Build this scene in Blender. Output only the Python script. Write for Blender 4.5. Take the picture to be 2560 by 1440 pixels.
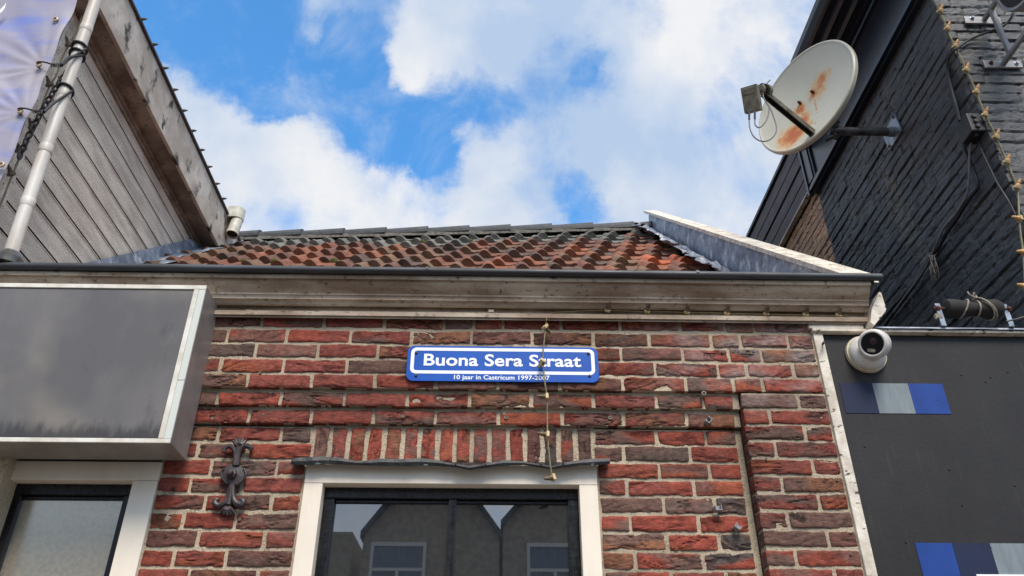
import bpy, bmesh, math, random
import numpy as np
from mathutils import Vector, Matrix, noise as NZ
R = math.radians
random.seed(7)
for o in list(bpy.data.objects): bpy.data.objects.remove(o)
S = bpy.context.scene
COL = S.collection

# ---------------------------------------------------------------- camera
F = 2030.0; PITCH = R(31.8); YAW = R(1.3); CAM = Vector((0, 0, 1.6))
cd = bpy.data.cameras.new('camera'); cam = bpy.data.objects.new('camera', cd); COL.objects.link(cam)
cd.sensor_width = 36; cd.lens = F*36/2560; cd.clip_start = 0.05; cd.clip_end = 2000
cam.location = CAM; cam.rotation_euler = (R(90)+PITCH, 0, -YAW)
S.camera = cam
_fh = Vector((math.sin(YAW), math.cos(YAW), 0)); _r = Vector((math.cos(YAW), -math.sin(YAW), 0))
_f = _fh*math.cos(PITCH)+Vector((0, 0, math.sin(PITCH))); _u = -_fh*math.sin(PITCH)+Vector((0, 0, math.cos(PITCH)))
def ray(x, y): return _f+_r*((x-1280)/F)+_u*((720-y)/F)
def P(x, y, Y=None, X=None, Z=None):
    """measured point of the photograph on a wall plane -> metres"""
    d = ray(x, y)
    k = Y/d.y if Y is not None else X/d.x if X is not None else (Z-1.6)/d.z
    return CAM+d*k

# ---------------------------------------------------------------- world and sun
SUN_EL, SUN_AZ = R(50), R(168)      # azimuth measured clockwise from +Y
w = bpy.data.worlds.new('World'); S.world = w; w.use_nodes = True
nt = w.node_tree; N = nt.nodes; L = nt.links; N.clear()
out = N.new('ShaderNodeOutputWorld'); bg = N.new('ShaderNodeBackground'); bg.inputs[1].default_value = 0.1
L.new(bg.outputs[0], out.inputs[0])
sky = N.new('ShaderNodeTexSky'); sky.sky_type = 'NISHITA'; sky.sun_disc = False
sky.sun_elevation = SUN_EL; sky.sun_rotation = SUN_AZ; sky.altitude = 0; sky.air_density = 1.0; sky.dust_density = 0.3; sky.ozone_density = 3.0
tc = N.new('ShaderNodeTexCoord')
def wn(kind, **kw):
    n = N.new(kind)
    for k, v in kw.items(): setattr(n, k, v)
    return n
def wmath(op, a, b=None, c=None, clamp=False):
    n = wn('ShaderNodeMath', operation=op, use_clamp=clamp)
    for i, v in enumerate((a, b, c)):
        if v is None: continue
        if isinstance(v, (int, float)): n.inputs[i].default_value = v
        else: L.new(v, n.inputs[i])
    return n.outputs[0]
def wnoise(vec, scale, detail, rough, lac=2.0, dist=0.0):
    n = wn('ShaderNodeTexNoise'); L.new(vec, n.inputs['Vector'])
    n.inputs['Scale'].default_value = scale; n.inputs['Detail'].default_value = detail
    n.inputs['Roughness'].default_value = rough; n.inputs['Distortion'].default_value = dist
    n.inputs['Lacunarity'].default_value = lac
    return n
warp = wnoise(tc.outputs['Generated'], 6.0, 9, 0.66)
sub = wn('ShaderNodeVectorMath', operation='SUBTRACT'); L.new(warp.outputs['Color'], sub.inputs[0]); sub.inputs[1].default_value = (.5, .5, .5)
scl = wn('ShaderNodeVectorMath', operation='SCALE'); L.new(sub.outputs[0], scl.inputs[0]); scl.inputs['Scale'].default_value = 0.11
add = wn('ShaderNodeVectorMath', operation='ADD'); L.new(tc.outputs['Generated'], add.inputs[0]); L.new(scl.outputs[0], add.inputs[1])
nor = wn('ShaderNodeVectorMath', operation='NORMALIZE'); L.new(add.outputs[0], nor.inputs[0])
GAPS = [(420, 20, 160, 1.), (300, 60, 120, .8), (560, 150, 110, 1.), (640, 60, 150, 1.), (660, 225, 75, .9), (760, 130, 120, .85), (850, 230, 110, 1.), (930, 60, 90, .85), (900, 130, 70, .8),
        (960, 270, 95, 1.), (1040, 330, 85, 1.), (1110, 350, 60, .6), (1092, 405, 60, .9), (1090, 245, 75, .7), (1170, 220, 65, .75), (1240, 250, 65, .7), (1450, 140, 50, .42), (1485, 185, 55, .5), (1462, 235, 50, .45), (1400, 175, 70, .45), (1345, 215, 60, .4), (1320, 300, 80, .4),
        (1435, 465, 42, .45), (1470, 495, 50, .55), (1482, 540, 45, .5), (1350, 470, 70, .35), (1410, 430, 50, .3), (1890, 205, 100, .6), (780, 540, 90, .6), (680, 540, 70, .45), (880, 440, 80, .15), (1010, 10, 60, .4),
        (815, 50, 60, -.7), (805, 130, 50, -.65), (800, 200, 40, -.5), (690, 120, 40, -.35), (1100, 110, 90, -.42), (1180, 50, 130, -.4), (1060, 60, 50, -.2), (1010, 165, 45, -.35), (450, 330, 160, -.9), (760, 410, 110, -.6), (1680, 330, 180, -.4), (1250, 480, 100, -.4)]
acc = None
for (px, py, rad, wt) in GAPS:
    c = ray(px, py).normalized()
    d = wn('ShaderNodeVectorMath', operation='DOT_PRODUCT'); L.new(nor.outputs[0], d.inputs[0]); d.inputs[1].default_value = c
    a = rad/F
    m = wn('ShaderNodeMapRange'); m.interpolation_type = 'SMOOTHSTEP'; L.new(d.outputs['Value'], m.inputs[0])
    m.inputs[1].default_value = math.cos(a*1.55); m.inputs[2].default_value = math.cos(a*.45); m.inputs[3].default_value = 0; m.inputs[4].default_value = wt
    acc = m.outputs[0] if acc is None else wmath('ADD', acc, m.outputs[0])
wisp = wnoise(tc.outputs['Generated'], 7.5, 10, 0.64, dist=.4)
wmap = wmath('MULTIPLY', wmath('SUBTRACT', wisp.outputs['Fac'], .49), 3.4)
field = wmath('ADD', wmath('MINIMUM', acc, 1.25), wmap)
# away from this patch of sky: ordinary broken cloud
dv = wn('ShaderNodeVectorMath', operation='DOT_PRODUCT'); L.new(tc.outputs['Generated'], dv.inputs[0]); dv.inputs[1].default_value = ray(1280, 400).normalized()
inv = wn('ShaderNodeMapRange'); L.new(dv.outputs['Value'], inv.inputs[0]); inv.inputs[1].default_value = math.cos(R(52)); inv.inputs[2].default_value = math.cos(R(36)); inv.inputs[3].default_value = 1; inv.inputs[4].default_value = 0
big = wnoise(tc.outputs['Generated'], 2.0, 8, .6)
bf = wmath('MULTIPLY', wmath('MULTIPLY', wmath('SUBTRACT', big.outputs['Fac'], .47), 5.0), inv.outputs[0])
field = wmath('ADD', field, bf)
blue = wn('ShaderNodeMapRange'); blue.interpolation_type = 'SMOOTHSTEP'; L.new(field, blue.inputs[0])
blue.inputs[1].default_value = -.15; blue.inputs[2].default_value = 1.55
shade = wnoise(tc.outputs['Generated'], 4.0, 7, .55)
cr = wn('ShaderNodeValToRGB'); L.new(shade.outputs['Fac'], cr.inputs[0])
cr.color_ramp.elements[0].position = .38; cr.color_ramp.elements[0].color = (.50, .64, .86, 1)
cr.color_ramp.elements[1].position = .62; cr.color_ramp.elements[1].color = (.92, .93, .955, 1)
# clouds are brighter toward the sun
sd = Vector((math.sin(SUN_AZ)*math.cos(SUN_EL), math.cos(SUN_AZ)*math.cos(SUN_EL), math.sin(SUN_EL)))
ds = wn('ShaderNodeVectorMath', operation='DOT_PRODUCT'); L.new(tc.outputs['Generated'], ds.inputs[0]); ds.inputs[1].default_value = sd
br = wn('ShaderNodeMapRange'); L.new(ds.outputs['Value'], br.inputs[0]); br.inputs[1].default_value = .35; br.inputs[2].default_value = 1; br.inputs[3].default_value = 7.5; br.inputs[4].default_value = 12.5
cs = wn('ShaderNodeVectorMath', operation='SCALE'); L.new(cr.outputs[0], cs.inputs[0]); L.new(br.outputs[0], cs.inputs['Scale'])
tint = wn('ShaderNodeVectorMath', operation='MULTIPLY'); L.new(sky.outputs[0], tint.inputs[0]); tint.inputs[1].default_value = (1.05, 2.1, 2.55)
mx = wn('ShaderNodeMix', data_type='RGBA'); L.new(blue.outputs[0], mx.inputs[0]); L.new(cs.outputs[0], mx.inputs[6]); L.new(tint.outputs[0], mx.inputs[7])
L.new(mx.outputs[2], bg.inputs[0])
sl = bpy.data.lights.new('sun', 'SUN'); sl.energy = 2.9; sl.angle = R(24); sl.color = (1, .91, .80)
so = bpy.data.objects.new('sun', sl); COL.objects.link(so); so.rotation_euler = sd.to_track_quat('Z', 'Y').to_euler()
S.view_settings.view_transform = 'Standard'; S.view_settings.look = 'None'; S.view_settings.exposure = 0.35; S.view_settings.gamma = 1
S.cycles.max_bounces = 6

# ---------------------------------------------------------------- materials
def sr(r, g, b):
    f = lambda c: ((c/255)/12.92 if c/255 <= .04045 else (((c/255)+.055)/1.055)**2.4)
    return (f(r), f(g), f(b), 1)
MATS = {}
def M(name, c1, c2=None, scale=8, stretch=(1, 1, 1), rough=.6, metal=0, lo=.4, hi=.6, c3=None, s3=30, lo3=.6, hi3=.68, st3=(1, 1, 1), bump=0, bscale=60, bst=(1, 1, 1), spec=.5, attr=False, ior=None, gen='Object', rvar=0, detail=6):
    if name in MATS: return MATS[name]
    m = bpy.data.materials.new(name); m.use_nodes = True; MATS[name] = m
    t = m.node_tree; n = t.nodes; l = t.links; b = n['Principled BSDF']
    b.inputs['Roughness'].default_value = rough; b.inputs['Metallic'].default_value = metal
    b.inputs['Specular IOR Level'].default_value = spec
    if ior: b.inputs['IOR'].default_value = ior
    tcn = n.new('ShaderNodeTexCoord')
    def nz(sc, st, det=detail, ro=.6):
        mp = n.new('ShaderNodeMapping'); l.new(tcn.outputs[gen], mp.inputs[0]); mp.inputs['Scale'].default_value = st
        k = n.new('ShaderNodeTexNoise'); l.new(mp.outputs[0], k.inputs[0]); k.inputs['Scale'].default_value = sc; k.inputs['Detail'].default_value = det; k.inputs['Roughness'].default_value = ro
        return k.outputs['Fac']
    def rng(v, a, c_):
        k = n.new('ShaderNodeMapRange'); l.new(v, k.inputs[0]); k.inputs[1].default_value = a; k.inputs[2].default_value = c_; return k.outputs[0]
    def mix(f, a, c_, mode='MIX'):
        k = n.new('ShaderNodeMix'); k.data_type = 'RGBA'; k.blend_type = mode
        if isinstance(f, float): k.inputs[0].default_value = f
        else: l.new(f, k.inputs[0])
        for i, v in ((6, a), (7, c_)):
            if isinstance(v, tuple): k.inputs[i].default_value = v
            else: l.new(v, k.inputs[i])
        return k.outputs[2]
    cur = c1
    if attr:
        at = n.new('ShaderNodeAttribute'); at.attribute_name = 'Col'; cur = at.outputs['Color']
    if c2:
        if attr: cur = mix(rng(nz(scale, stretch), lo, hi), cur, mix(1., cur, c2, 'MULTIPLY'))
        else: cur = mix(rng(nz(scale, stretch), lo, hi), cur, c2)
    if c3: cur = mix(rng(nz(s3, st3), lo3, hi3), cur, c3)
    if isinstance(cur, tuple): b.inputs['Base Color'].default_value = cur
    else: l.new(cur, b.inputs['Base Color'])
    if rvar:
        k = n.new('ShaderNodeMapRange'); l.new(nz(scale*2, stretch), k.inputs[0]); k.inputs[1].default_value = .3; k.inputs[2].default_value = .7
        k.inputs[3].default_value = max(rough-rvar, .03); k.inputs[4].default_value = rough+rvar; l.new(k.outputs[0], b.inputs['Roughness'])
    if bump:
        bp = n.new('ShaderNodeBump'); bp.inputs['Distance'].default_value = bump; bp.inputs['Strength'].default_value = 1
        l.new(nz(bscale, bst, 8, .65), bp.inputs['Height']); l.new(bp.outputs[0], b.inputs['Normal'])
    return m
mBrick = M('brick_fired', (.3, .06, .04, 1), (.66, .70, .74, 1), attr=True, scale=75, stretch=(.7, 1, 1.4), lo=.40, hi=.62, rough=.85, bump=.0045, bscale=85, bst=(.6, 1, 1.9), spec=.25, c3=(.36, .26, .20, 1), s3=190, lo3=.60, hi3=.78)
mMortar = M('lime_mortar', sr(198, 181, 156), sr(150, 135, 116), scale=2.6, lo=.42, hi=.68, rough=.95, bump=.006, bscale=140, c3=sr(128, 118, 104), s3=120, lo3=.55, hi3=.68, spec=.1)
mCorn = M('cornice_paint_dirty', sr(204, 186, 163), sr(146, 122, 100), scale=3, stretch=(1, 3, 3), lo=.35, hi=.6, rough=.6, c3=sr(62, 50, 40), s3=45, lo3=.57, hi3=.72, st3=(1, 1.5, 1.5), bump=.0015, bscale=50)
mFrame = M('cream_paint', sr(236, 224, 206), sr(226, 211, 192), scale=5, stretch=(1, 1, .3), rough=.45, bump=.0008, bscale=60, bst=(1, 1, .1))
mWhiteOld = M('peeling_white_paint', sr(226, 216, 199), sr(190, 178, 160), scale=12, rough=.55, c3=sr(84, 68, 56), s3=55, lo3=.6, hi3=.63, st3=(.5, 1, 1), bump=.002, bscale=80)
mBlackPaint = M('black_gloss_paint', sr(14, 15, 17), sr(28, 28, 30), scale=30, stretch=(1, 1, .2), rough=.3, spec=.35, bump=.0015, bscale=30, bst=(.2, 1, 1), rvar=.12)
mZinc = M('weathered_zinc', sr(74, 76, 80), sr(52, 53, 56), scale=7, stretch=(.4, 2, 2), rough=.5, metal=.25, bump=.0006, bscale=60, rvar=.1)
mLead = M('lead_sheet', sr(136, 144, 158), sr(98, 106, 122), scale=9, rough=.45, metal=.15, c3=sr(196, 196, 196), s3=11, lo3=.54, hi3=.66, bump=.003, bscale=18, bst=(1, 1, 1.5), rvar=.1)
mLeadDark = M('dark_lead', sr(42, 42, 44), sr(24, 23, 25), scale=30, rough=.45, metal=.1, c3=sr(150, 150, 148), s3=38, lo3=.63, hi3=.68, st3=(.5, 1, 1), bump=.003, bscale=60)
mTile = M('clay_pantile', (.2, .08, .05, 1), (.58, .62, .62, 1), attr=True, scale=22, lo=.45, hi=.72, rough=.82, bump=.004, bscale=70, spec=.25, c3=sr(70, 68, 56), s3=90, lo3=.6, hi3=.75)
mRidge = M('ridge_cement', sr(104, 99, 90), sr(70, 67, 62), scale=25, rough=.9, c3=sr(120, 112, 92), s3=60, lo3=.6, hi3=.7, bump=.006, bscale=60)
mRidgeCap = M('ridge_slate', sr(62, 63, 66), sr(44, 46, 48), scale=20, rough=.6, bump=.002)
mBlackBrick = M('black_painted_brick', (.03, .03, .03, 1), (1.6, 1.5, 1.35, 1), attr=True, scale=6, stretch=(1, 1, 1), rough=.45, lo=.45, hi=.7, bump=.006, bscale=55, bst=(1, .45, 1.8), spec=.5, rvar=.12, c3=sr(92, 88, 78), s3=70, lo3=.71, hi3=.8)
mSiding = M('weathered_siding', sr(238, 224, 205), sr(194, 180, 163), scale=4, stretch=(1, .7, 3), lo=.38, hi=.66, rough=.75, c3=sr(100, 90, 78), s3=130, lo3=.5, hi3=.75, bump=.0015, bscale=120)
mFascia = M('mouldy_fascia', sr(214, 203, 188), sr(176, 162, 146), scale=4, rough=.65, c3=sr(56, 52, 40), s3=6, lo3=.555, hi3=.64, st3=(1, 1.2, .9), bump=.001, bscale=80, detail=12)
mSoffit = M('brown_soffit', sr(158, 144, 130), sr(112, 96, 84), scale=5, rough=.7, c3=sr(40, 32, 26), s3=60, lo3=.58, hi3=.7)
mSteelPaint = M('grey_metal', sr(150, 148, 148), sr(130, 128, 128), scale=8, rough=.45, metal=.3)
mGalv = M('galvanised_steel', sr(158, 166, 174), sr(120, 128, 138), scale=25, rough=.45, metal=.5, c3=sr(90, 84, 78), s3=40, lo3=.62, hi3=.7)
mGalvDark = M('dirty_pole_steel', sr(110, 112, 112), sr(66, 64, 60), scale=12, rough=.5, metal=.4)
mRust = M('rusty_steel', sr(96, 52, 36), sr(60, 36, 30), scale=60, rough=.85, bump=.002)
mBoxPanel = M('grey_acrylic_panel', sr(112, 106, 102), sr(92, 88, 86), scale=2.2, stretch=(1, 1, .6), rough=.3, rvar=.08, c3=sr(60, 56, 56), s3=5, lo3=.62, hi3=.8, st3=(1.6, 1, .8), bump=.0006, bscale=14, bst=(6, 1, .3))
mBoxCase = M('grey_aluminium_case', sr(158, 151, 146), sr(136, 130, 126), scale=5, rough=.42, metal=.35, bump=.0004, bscale=10, bst=(1, 6, .3))
mBoxTrim = M('white_aluminium_trim', sr(226, 221, 210), sr(205, 196, 180), scale=12, rough=.4)
mBoxTrimG = M('pale_glass_trim', sr(206, 208, 198), rough=.25)
mBoard = M('charcoal_board', sr(40, 38, 38), sr(34, 32, 33), scale=4, rough=.6, spec=.3, c3=sr(62, 60, 57), s3=9, lo3=.58, hi3=.85, st3=(5, 1, .5), bump=.0008, bscale=60)
mNavy = M('navy_paint', sr(30, 38, 66), sr(28, 34, 58), scale=8, rough=.6, spec=.25)
mGreyP = M('grey_paint', sr(122, 132, 136), sr(108, 116, 120), scale=14, stretch=(2, 1, .4), rough=.55)
mBlueP = M('blue_paint', sr(30, 66, 140), sr(26, 60, 128), scale=8, rough=.6, spec=.25)
mSignBlue = M('sign_blue_enamel', sr(0, 84, 180), sr(4, 76, 166), scale=7, rough=.35, spec=.3, c3=sr(96, 130, 180), s3=60, lo3=.74, hi3=.8)
mSignWhite = M('sign_white_enamel', sr(240, 242, 244), rough=.3)
mDish = None
mLNB = M('grimy_plastic', sr(150, 142, 122), sr(112, 105, 88), scale=20, rough=.6, c3=sr(52, 48, 38), s3=60, lo3=.6, hi3=.72)
mArm = M('grimy_arm_steel', sr(104, 98, 84), sr(70, 64, 54), scale=25, rough=.6, c3=sr(40, 34, 28), s3=50, lo3=.55, hi3=.7)
mBlack = M('black_rubber', sr(26, 26, 28), rough=.55)
mCableGrey = M('grey_cable', sr(120, 112, 112), rough=.5)
mCableBlack = M('painted_black_cable', sr(34, 34, 36), sr(70, 68, 62), scale=50, rough=.5, lo=.58, hi=.7)
mBulb = M('amber_plastic', sr(206, 160, 104), sr(180, 130, 80), scale=40, rough=.45)
mBulbBase = M('beige_plastic', sr(204, 178, 130), sr(176, 150, 104), scale=30, rough=.5)
mCordO = M('olive_cord', sr(140, 128, 88), sr(116, 106, 74), scale=30, rough=.55)
mBulbD = M('dusty_bulb_plastic', sr(118, 96, 66), sr(78, 64, 44), scale=60, rough=.55)
mIron = M('painted_cast_iron', sr(66, 52, 52), sr(44, 37, 39), scale=25, rough=.45, bump=.0015, bscale=80, c3=sr(120, 96, 60), s3=40, lo3=.7, hi3=.74, spec=.5)
mCam = M('white_camera_plastic', sr(220, 215, 207), sr(200, 193, 183), scale=15, rough=.35, c3=sr(150, 140, 124), s3=40, lo3=.64, hi3=.74)
mCamY = M('yellowed_plastic', sr(206, 192, 160), sr(186, 172, 142), scale=15, rough=.45)
mCamBlk = M('black_lens_cover', sr(10, 10, 12), rough=.06)
mLens = M('lens_glass', sr(54, 32, 34), rough=.08)
mRope = M('dirty_rope', sr(168, 156, 140), sr(130, 118, 104), scale=80, rough=.9)
mRubberRoll = M('foam_roller', sr(44, 40, 36), sr(32, 29, 27), scale=20, rough=.85)
mPole = M('taped_white_pole', sr(212, 206, 198), sr(190, 180, 168), scale=8, stretch=(2, 2, .5), rough=.45, c3=sr(110, 90, 74), s3=22, lo3=.68, hi3=.76, st3=(.6, .6, 3))
mPVC = M('old_pvc', sr(200, 196, 180), sr(176, 170, 154), scale=12, rough=.5, c3=sr(110, 104, 88), s3=30, lo3=.65, hi3=.75)
mWoodDark = M('dark_stained_boards', sr(84, 70, 68), sr(60, 50, 50), scale=5, stretch=(3, 1, 4), rough=.6, c3=sr(126, 114, 112), s3=7, lo3=.66, hi3=.75, st3=(2, .5, 5), bump=.002, bscale=30, bst=(1, .2, 2))
mBlueBlack = M('gloss_blue_black', sr(24, 28, 38), sr(34, 38, 48), scale=4, rough=.28, bump=.0006, bscale=5)
mChain = M('chain_steel', sr(92, 90, 88), sr(70, 60, 54), scale=60, rough=.5, metal=.5)
mEyelet = M('brass_eyelet', sr(196, 176, 140), rough=.35, metal=.6)
mAsphalt = M('asphalt', sr(70, 70, 70), sr(58, 58, 58), scale=2, rough=.9, bump=.004)
mPave = M('paving', sr(150, 140, 130), sr(130, 120, 112), scale=3, rough=.9)
mOppBrick = M('opposite_brick', sr(176, 160, 140), sr(150, 134, 116), scale=6, rough=.9)
mOppRoof = M('opposite_roof', sr(84, 82, 84), sr(62, 60, 62), scale=10, rough=.8)
mOppWhite = M('opposite_white_paint', sr(225, 222, 216), rough=.5)
mOppGlass = M('opposite_window_glass', sr(110, 122, 140), sr(80, 92, 110), scale=6, stretch=(6, 1, .2), rough=.2)
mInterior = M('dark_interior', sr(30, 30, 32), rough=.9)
mMoss = M('moss', sr(84, 90, 28), sr(60, 64, 24), scale=40, rough=1, bump=.01, bscale=90)

def glassmat(name, col, rough, refl, dirt, tint=(1, 1, 1, 1)):
    m = bpy.data.materials.new(name); m.use_nodes = True
    t = m.node_tree; n = t.nodes; l = t.links; n.clear()
    o = n.new('ShaderNodeOutputMaterial'); mixs = n.new('ShaderNodeMixShader'); d = n.new('ShaderNodeBsdfDiffuse'); g = n.new('ShaderNodeBsdfGlossy')
    g.inputs['Roughness'].default_value = rough
    tcn = n.new('ShaderNodeTexCoord'); k = n.new('ShaderNodeTexNoise'); l.new(tcn.outputs['Object'], k.inputs[0]); k.inputs['Scale'].default_value = 70; k.inputs['Detail'].default_value = 8; g.inputs['Color'].default_value = tint
    r = n.new('ShaderNodeValToRGB'); l.new(k.outputs['Fac'], r.inputs[0]); r.color_ramp.elements[0].position = .35; r.color_ramp.elements[0].color = col; r.color_ramp.elements[1].position = .75; r.color_ramp.elements[1].color = dirt
    l.new(r.outputs[0], d.inputs[0])
    fr = n.new('ShaderNodeFresnel'); fr.inputs[0].default_value = refl
    l.new(fr.outputs[0], mixs.inputs[0]); l.new(d.outputs[0], mixs.inputs[1]); l.new(g.outputs[0], mixs.inputs[2]); l.new(mixs.outputs[0], o.inputs[0])
    return m
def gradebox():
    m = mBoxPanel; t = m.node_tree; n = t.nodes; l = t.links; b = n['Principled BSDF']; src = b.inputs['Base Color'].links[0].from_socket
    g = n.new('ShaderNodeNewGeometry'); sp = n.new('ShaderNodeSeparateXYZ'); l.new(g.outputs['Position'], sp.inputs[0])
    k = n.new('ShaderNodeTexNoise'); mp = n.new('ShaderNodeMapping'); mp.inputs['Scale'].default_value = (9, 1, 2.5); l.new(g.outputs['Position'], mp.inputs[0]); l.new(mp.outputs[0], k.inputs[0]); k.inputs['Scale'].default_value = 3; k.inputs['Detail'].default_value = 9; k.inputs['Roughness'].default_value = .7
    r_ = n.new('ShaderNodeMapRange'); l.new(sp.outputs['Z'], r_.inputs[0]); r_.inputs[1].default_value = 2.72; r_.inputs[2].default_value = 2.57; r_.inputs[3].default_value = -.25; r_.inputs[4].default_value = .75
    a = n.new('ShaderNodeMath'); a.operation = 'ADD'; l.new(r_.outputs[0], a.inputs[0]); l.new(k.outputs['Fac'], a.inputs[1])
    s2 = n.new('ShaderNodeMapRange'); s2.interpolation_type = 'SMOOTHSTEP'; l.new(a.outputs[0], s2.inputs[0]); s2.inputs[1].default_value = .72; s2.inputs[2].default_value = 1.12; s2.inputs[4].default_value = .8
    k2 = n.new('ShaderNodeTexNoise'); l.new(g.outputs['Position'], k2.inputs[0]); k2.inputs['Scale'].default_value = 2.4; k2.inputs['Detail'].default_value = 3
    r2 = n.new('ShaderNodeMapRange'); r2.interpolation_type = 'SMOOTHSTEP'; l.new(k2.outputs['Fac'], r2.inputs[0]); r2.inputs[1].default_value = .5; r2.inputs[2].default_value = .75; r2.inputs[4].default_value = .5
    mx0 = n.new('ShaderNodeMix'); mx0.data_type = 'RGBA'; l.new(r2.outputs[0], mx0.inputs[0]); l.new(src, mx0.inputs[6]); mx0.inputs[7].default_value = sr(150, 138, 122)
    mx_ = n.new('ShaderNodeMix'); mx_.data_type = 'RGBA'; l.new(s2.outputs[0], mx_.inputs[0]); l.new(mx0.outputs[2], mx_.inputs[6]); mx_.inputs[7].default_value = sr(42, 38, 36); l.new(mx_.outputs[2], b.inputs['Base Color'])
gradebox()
mGlass = glassmat('window_glass', sr(34, 38, 42), .012, 2.6, sr(44, 47, 50))
mGlassFilm = glassmat('filmed_window_glass', sr(134, 128, 115), .2, 3.4, sr(160, 150, 130), (1, .93, .8, 1))

# ---------------------------------------------------------------- mesh helpers
class MB:
    def __init__(s): s.v = []; s.f = []; s.m = []; s.c = []
    def add(s, vs, fs, mi=0, col=None):
        b = len(s.v); s.v += [tuple(q) for q in vs]; s.f += [tuple(i+b for i in f) for f in fs]; s.m += [mi]*len(fs)
        if col is None: s.c += [(1, 1, 1)]*len(vs)
        elif isinstance(col, tuple): s.c += [col]*len(vs)
        else: s.c += list(col)
    def box(s, x0, x1, y0, y1, z0, z1, mi=0, col=None):
        s.add([(x, y, z) for x in (x0, x1) for y in (y0, y1) for z in (z0, z1)], [(0, 1, 3, 2), (4, 6, 7, 5), (0, 4, 5, 1), (2, 3, 7, 6), (0, 2, 6, 4), (1, 5, 7, 3)], mi, col)
        return s
    def grid(s, pts, mi=0, col=None, closed=False):
        nr = len(pts); nc = len(pts[0]); f = []
        for i in range(nr-1):
            for j in range(nc-(0 if closed else 1)):
                k = (j+1) % nc
                f.append((i*nc+j, i*nc+k, (i+1)*nc+k, (i+1)*nc+j))
        s.add([p for r_ in pts for p in r_], f, mi, col if not isinstance(col, list) else [c for r_ in col for c in r_])
    def tube(s, pts, rad, n=10, mi=0, caps=True, flat=1.0, flatdir=None):
        pts = [Vector(p) for p in pts]; rows = []
        rads = rad if isinstance(rad, (list, tuple)) else [rad]*len(pts)
        pu = None
        for i, p in enumerate(pts):
            t = (pts[min(i+1, len(pts)-1)]-pts[max(i-1, 0)]); t.normalize()
            if pu is None:
                a = Vector((0, 0, 1)) if abs(t.z) < .9 else Vector((1, 0, 0))
                if flatdir: a = Vector(flatdir)
                pu = t.cross(a).normalized()
            pu = (pu-t*pu.dot(t)).normalized(); pw = t.cross(pu)
            rows.append([p+pu*math.cos(2*math.pi*k/n)*rads[i]+pw*math.sin(2*math.pi*k/n)*rads[i]*flat for k in range(n)])
        b = len(s.v); s.grid(rows, mi, closed=True)
        if caps:
            s.f.append(tuple(b+k for k in range(n))[::-1]); s.m.append(mi)
            e = b+(len(pts)-1)*n; s.f.append(tuple(e+k for k in range(n))); s.m.append(mi)
        return s
    def lathe(s, prof, o, ax, n=32, mi=0, seam=None):
        o = Vector(o); ax = Vector(ax).normalized(); a = Vector((0, 0, 1)) if abs(ax.z) < .9 else Vector((1, 0, 0))
        u = ax.cross(a).normalized(); v = ax.cross(u)
        s.grid([[o+ax*h+(u*math.cos(2*math.pi*k/n)+v*math.sin(2*math.pi*k/n))*max(r_, 1e-5) for k in range(n)] for (r_, h) in prof], mi, closed=True)
        return s
    def prism(s, poly, d, mi=0):
        """poly: list of 3D points (planar), d: extrusion vector"""
        d = Vector(d); n = len(poly); vs = [Vector(p) for p in poly]+[Vector(p)+d for p in poly]
        s.add(vs, [tuple(range(n)), tuple(range(2*n-1, n-1, -1))]+[(i, i+n, (i+1) % n+n, (i+1) % n) for i in range(n)], mi)
        return s
    def build(s, name, mats, parent=None, bevel=0, smooth=False, loc=None, colored=False, seg=2):
        if not isinstance(mats, (list, tuple)): mats = [mats]
        me = bpy.data.meshes.new(name)
        org = Vector((0, 0, 0))
        if parent is not None: org = WORLD(parent)
        elif loc is not None: org = Vector(loc)
        else:
            a = np.array(s.v); org = Vector(((a[:, 0].min()+a[:, 0].max())/2, (a[:, 1].min()+a[:, 1].max())/2, a[:, 2].min()))
        me.from_pydata([tuple(Vector(q)-org) for q in s.v], [], s.f)
        for m in mats: me.materials.append(m)
        if len(mats) > 1: me.polygons.foreach_set('material_index', s.m)
        if colored:
            ca = me.color_attributes.new('Col', 'FLOAT_COLOR', 'POINT')
            ca.data.foreach_set('color', np.concatenate([np.array(s.c, dtype=np.float32), np.ones((len(s.c), 1), np.float32)], 1).ravel())
        me.validate()
        bm = bmesh.new(); bm.from_mesh(me)
        if len(bm.faces) < 30000: bmesh.ops.recalc_face_normals(bm, faces=bm.faces)
        bm.to_mesh(me); bm.free()
        if smooth: me.polygons.foreach_set('use_smooth', [True]*len(me.polygons))
        me.update()
        o = bpy.data.objects.new(name, me); COL.objects.link(o)
        if parent is not None: o.parent = parent
        else: o.location = org
        if bevel:
            b = o.modifiers.new('bevel', 'BEVEL'); b.width = bevel; b.segments = seg; b.limit_method = 'ANGLE'; b.angle_limit = R(40)
        if smooth:
            try:
                me.set_sharp_from_angle(angle=R(38))
            except Exception: pass
        return o
def WORLD(o):
    v = Vector(o.location)
    while o.parent is not None: o = o.parent; v = v+Vector(o.location)
    return v
def tag(o, label=None, cat=None, group=None, kind=None):
    if label: o['label'] = label
    if cat: o['category'] = cat
    if group: o['group'] = group
    if kind: o['kind'] = kind
    return o
def thing(name, loc, label, cat, group=None):
    o = bpy.data.objects.new(name, None); COL.objects.link(o); o.location = loc; o.empty_display_size = .1
    return tag(o, label, cat, group)
def fbm(p, o=4): return NZ.fractal(p, 1.0, 2.0, o)
def smooth_path(pts, n=6):
    pts = [Vector(p) for p in pts]; outp = []
    for i in range(len(pts)-1):
        p0 = pts[max(i-1, 0)]; p1 = pts[i]; p2 = pts[i+1]; p3 = pts[min(i+2, len(pts)-1)]
        for k in range(n):
            t = k/n
            outp.append(.5*((2*p1)+(p2-p0)*t+(2*p0-5*p1+4*p2-p3)*t*t+(3*p1-p0-3*p2+p3)*t**3))
    outp.append(pts[-1]); return outp
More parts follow.
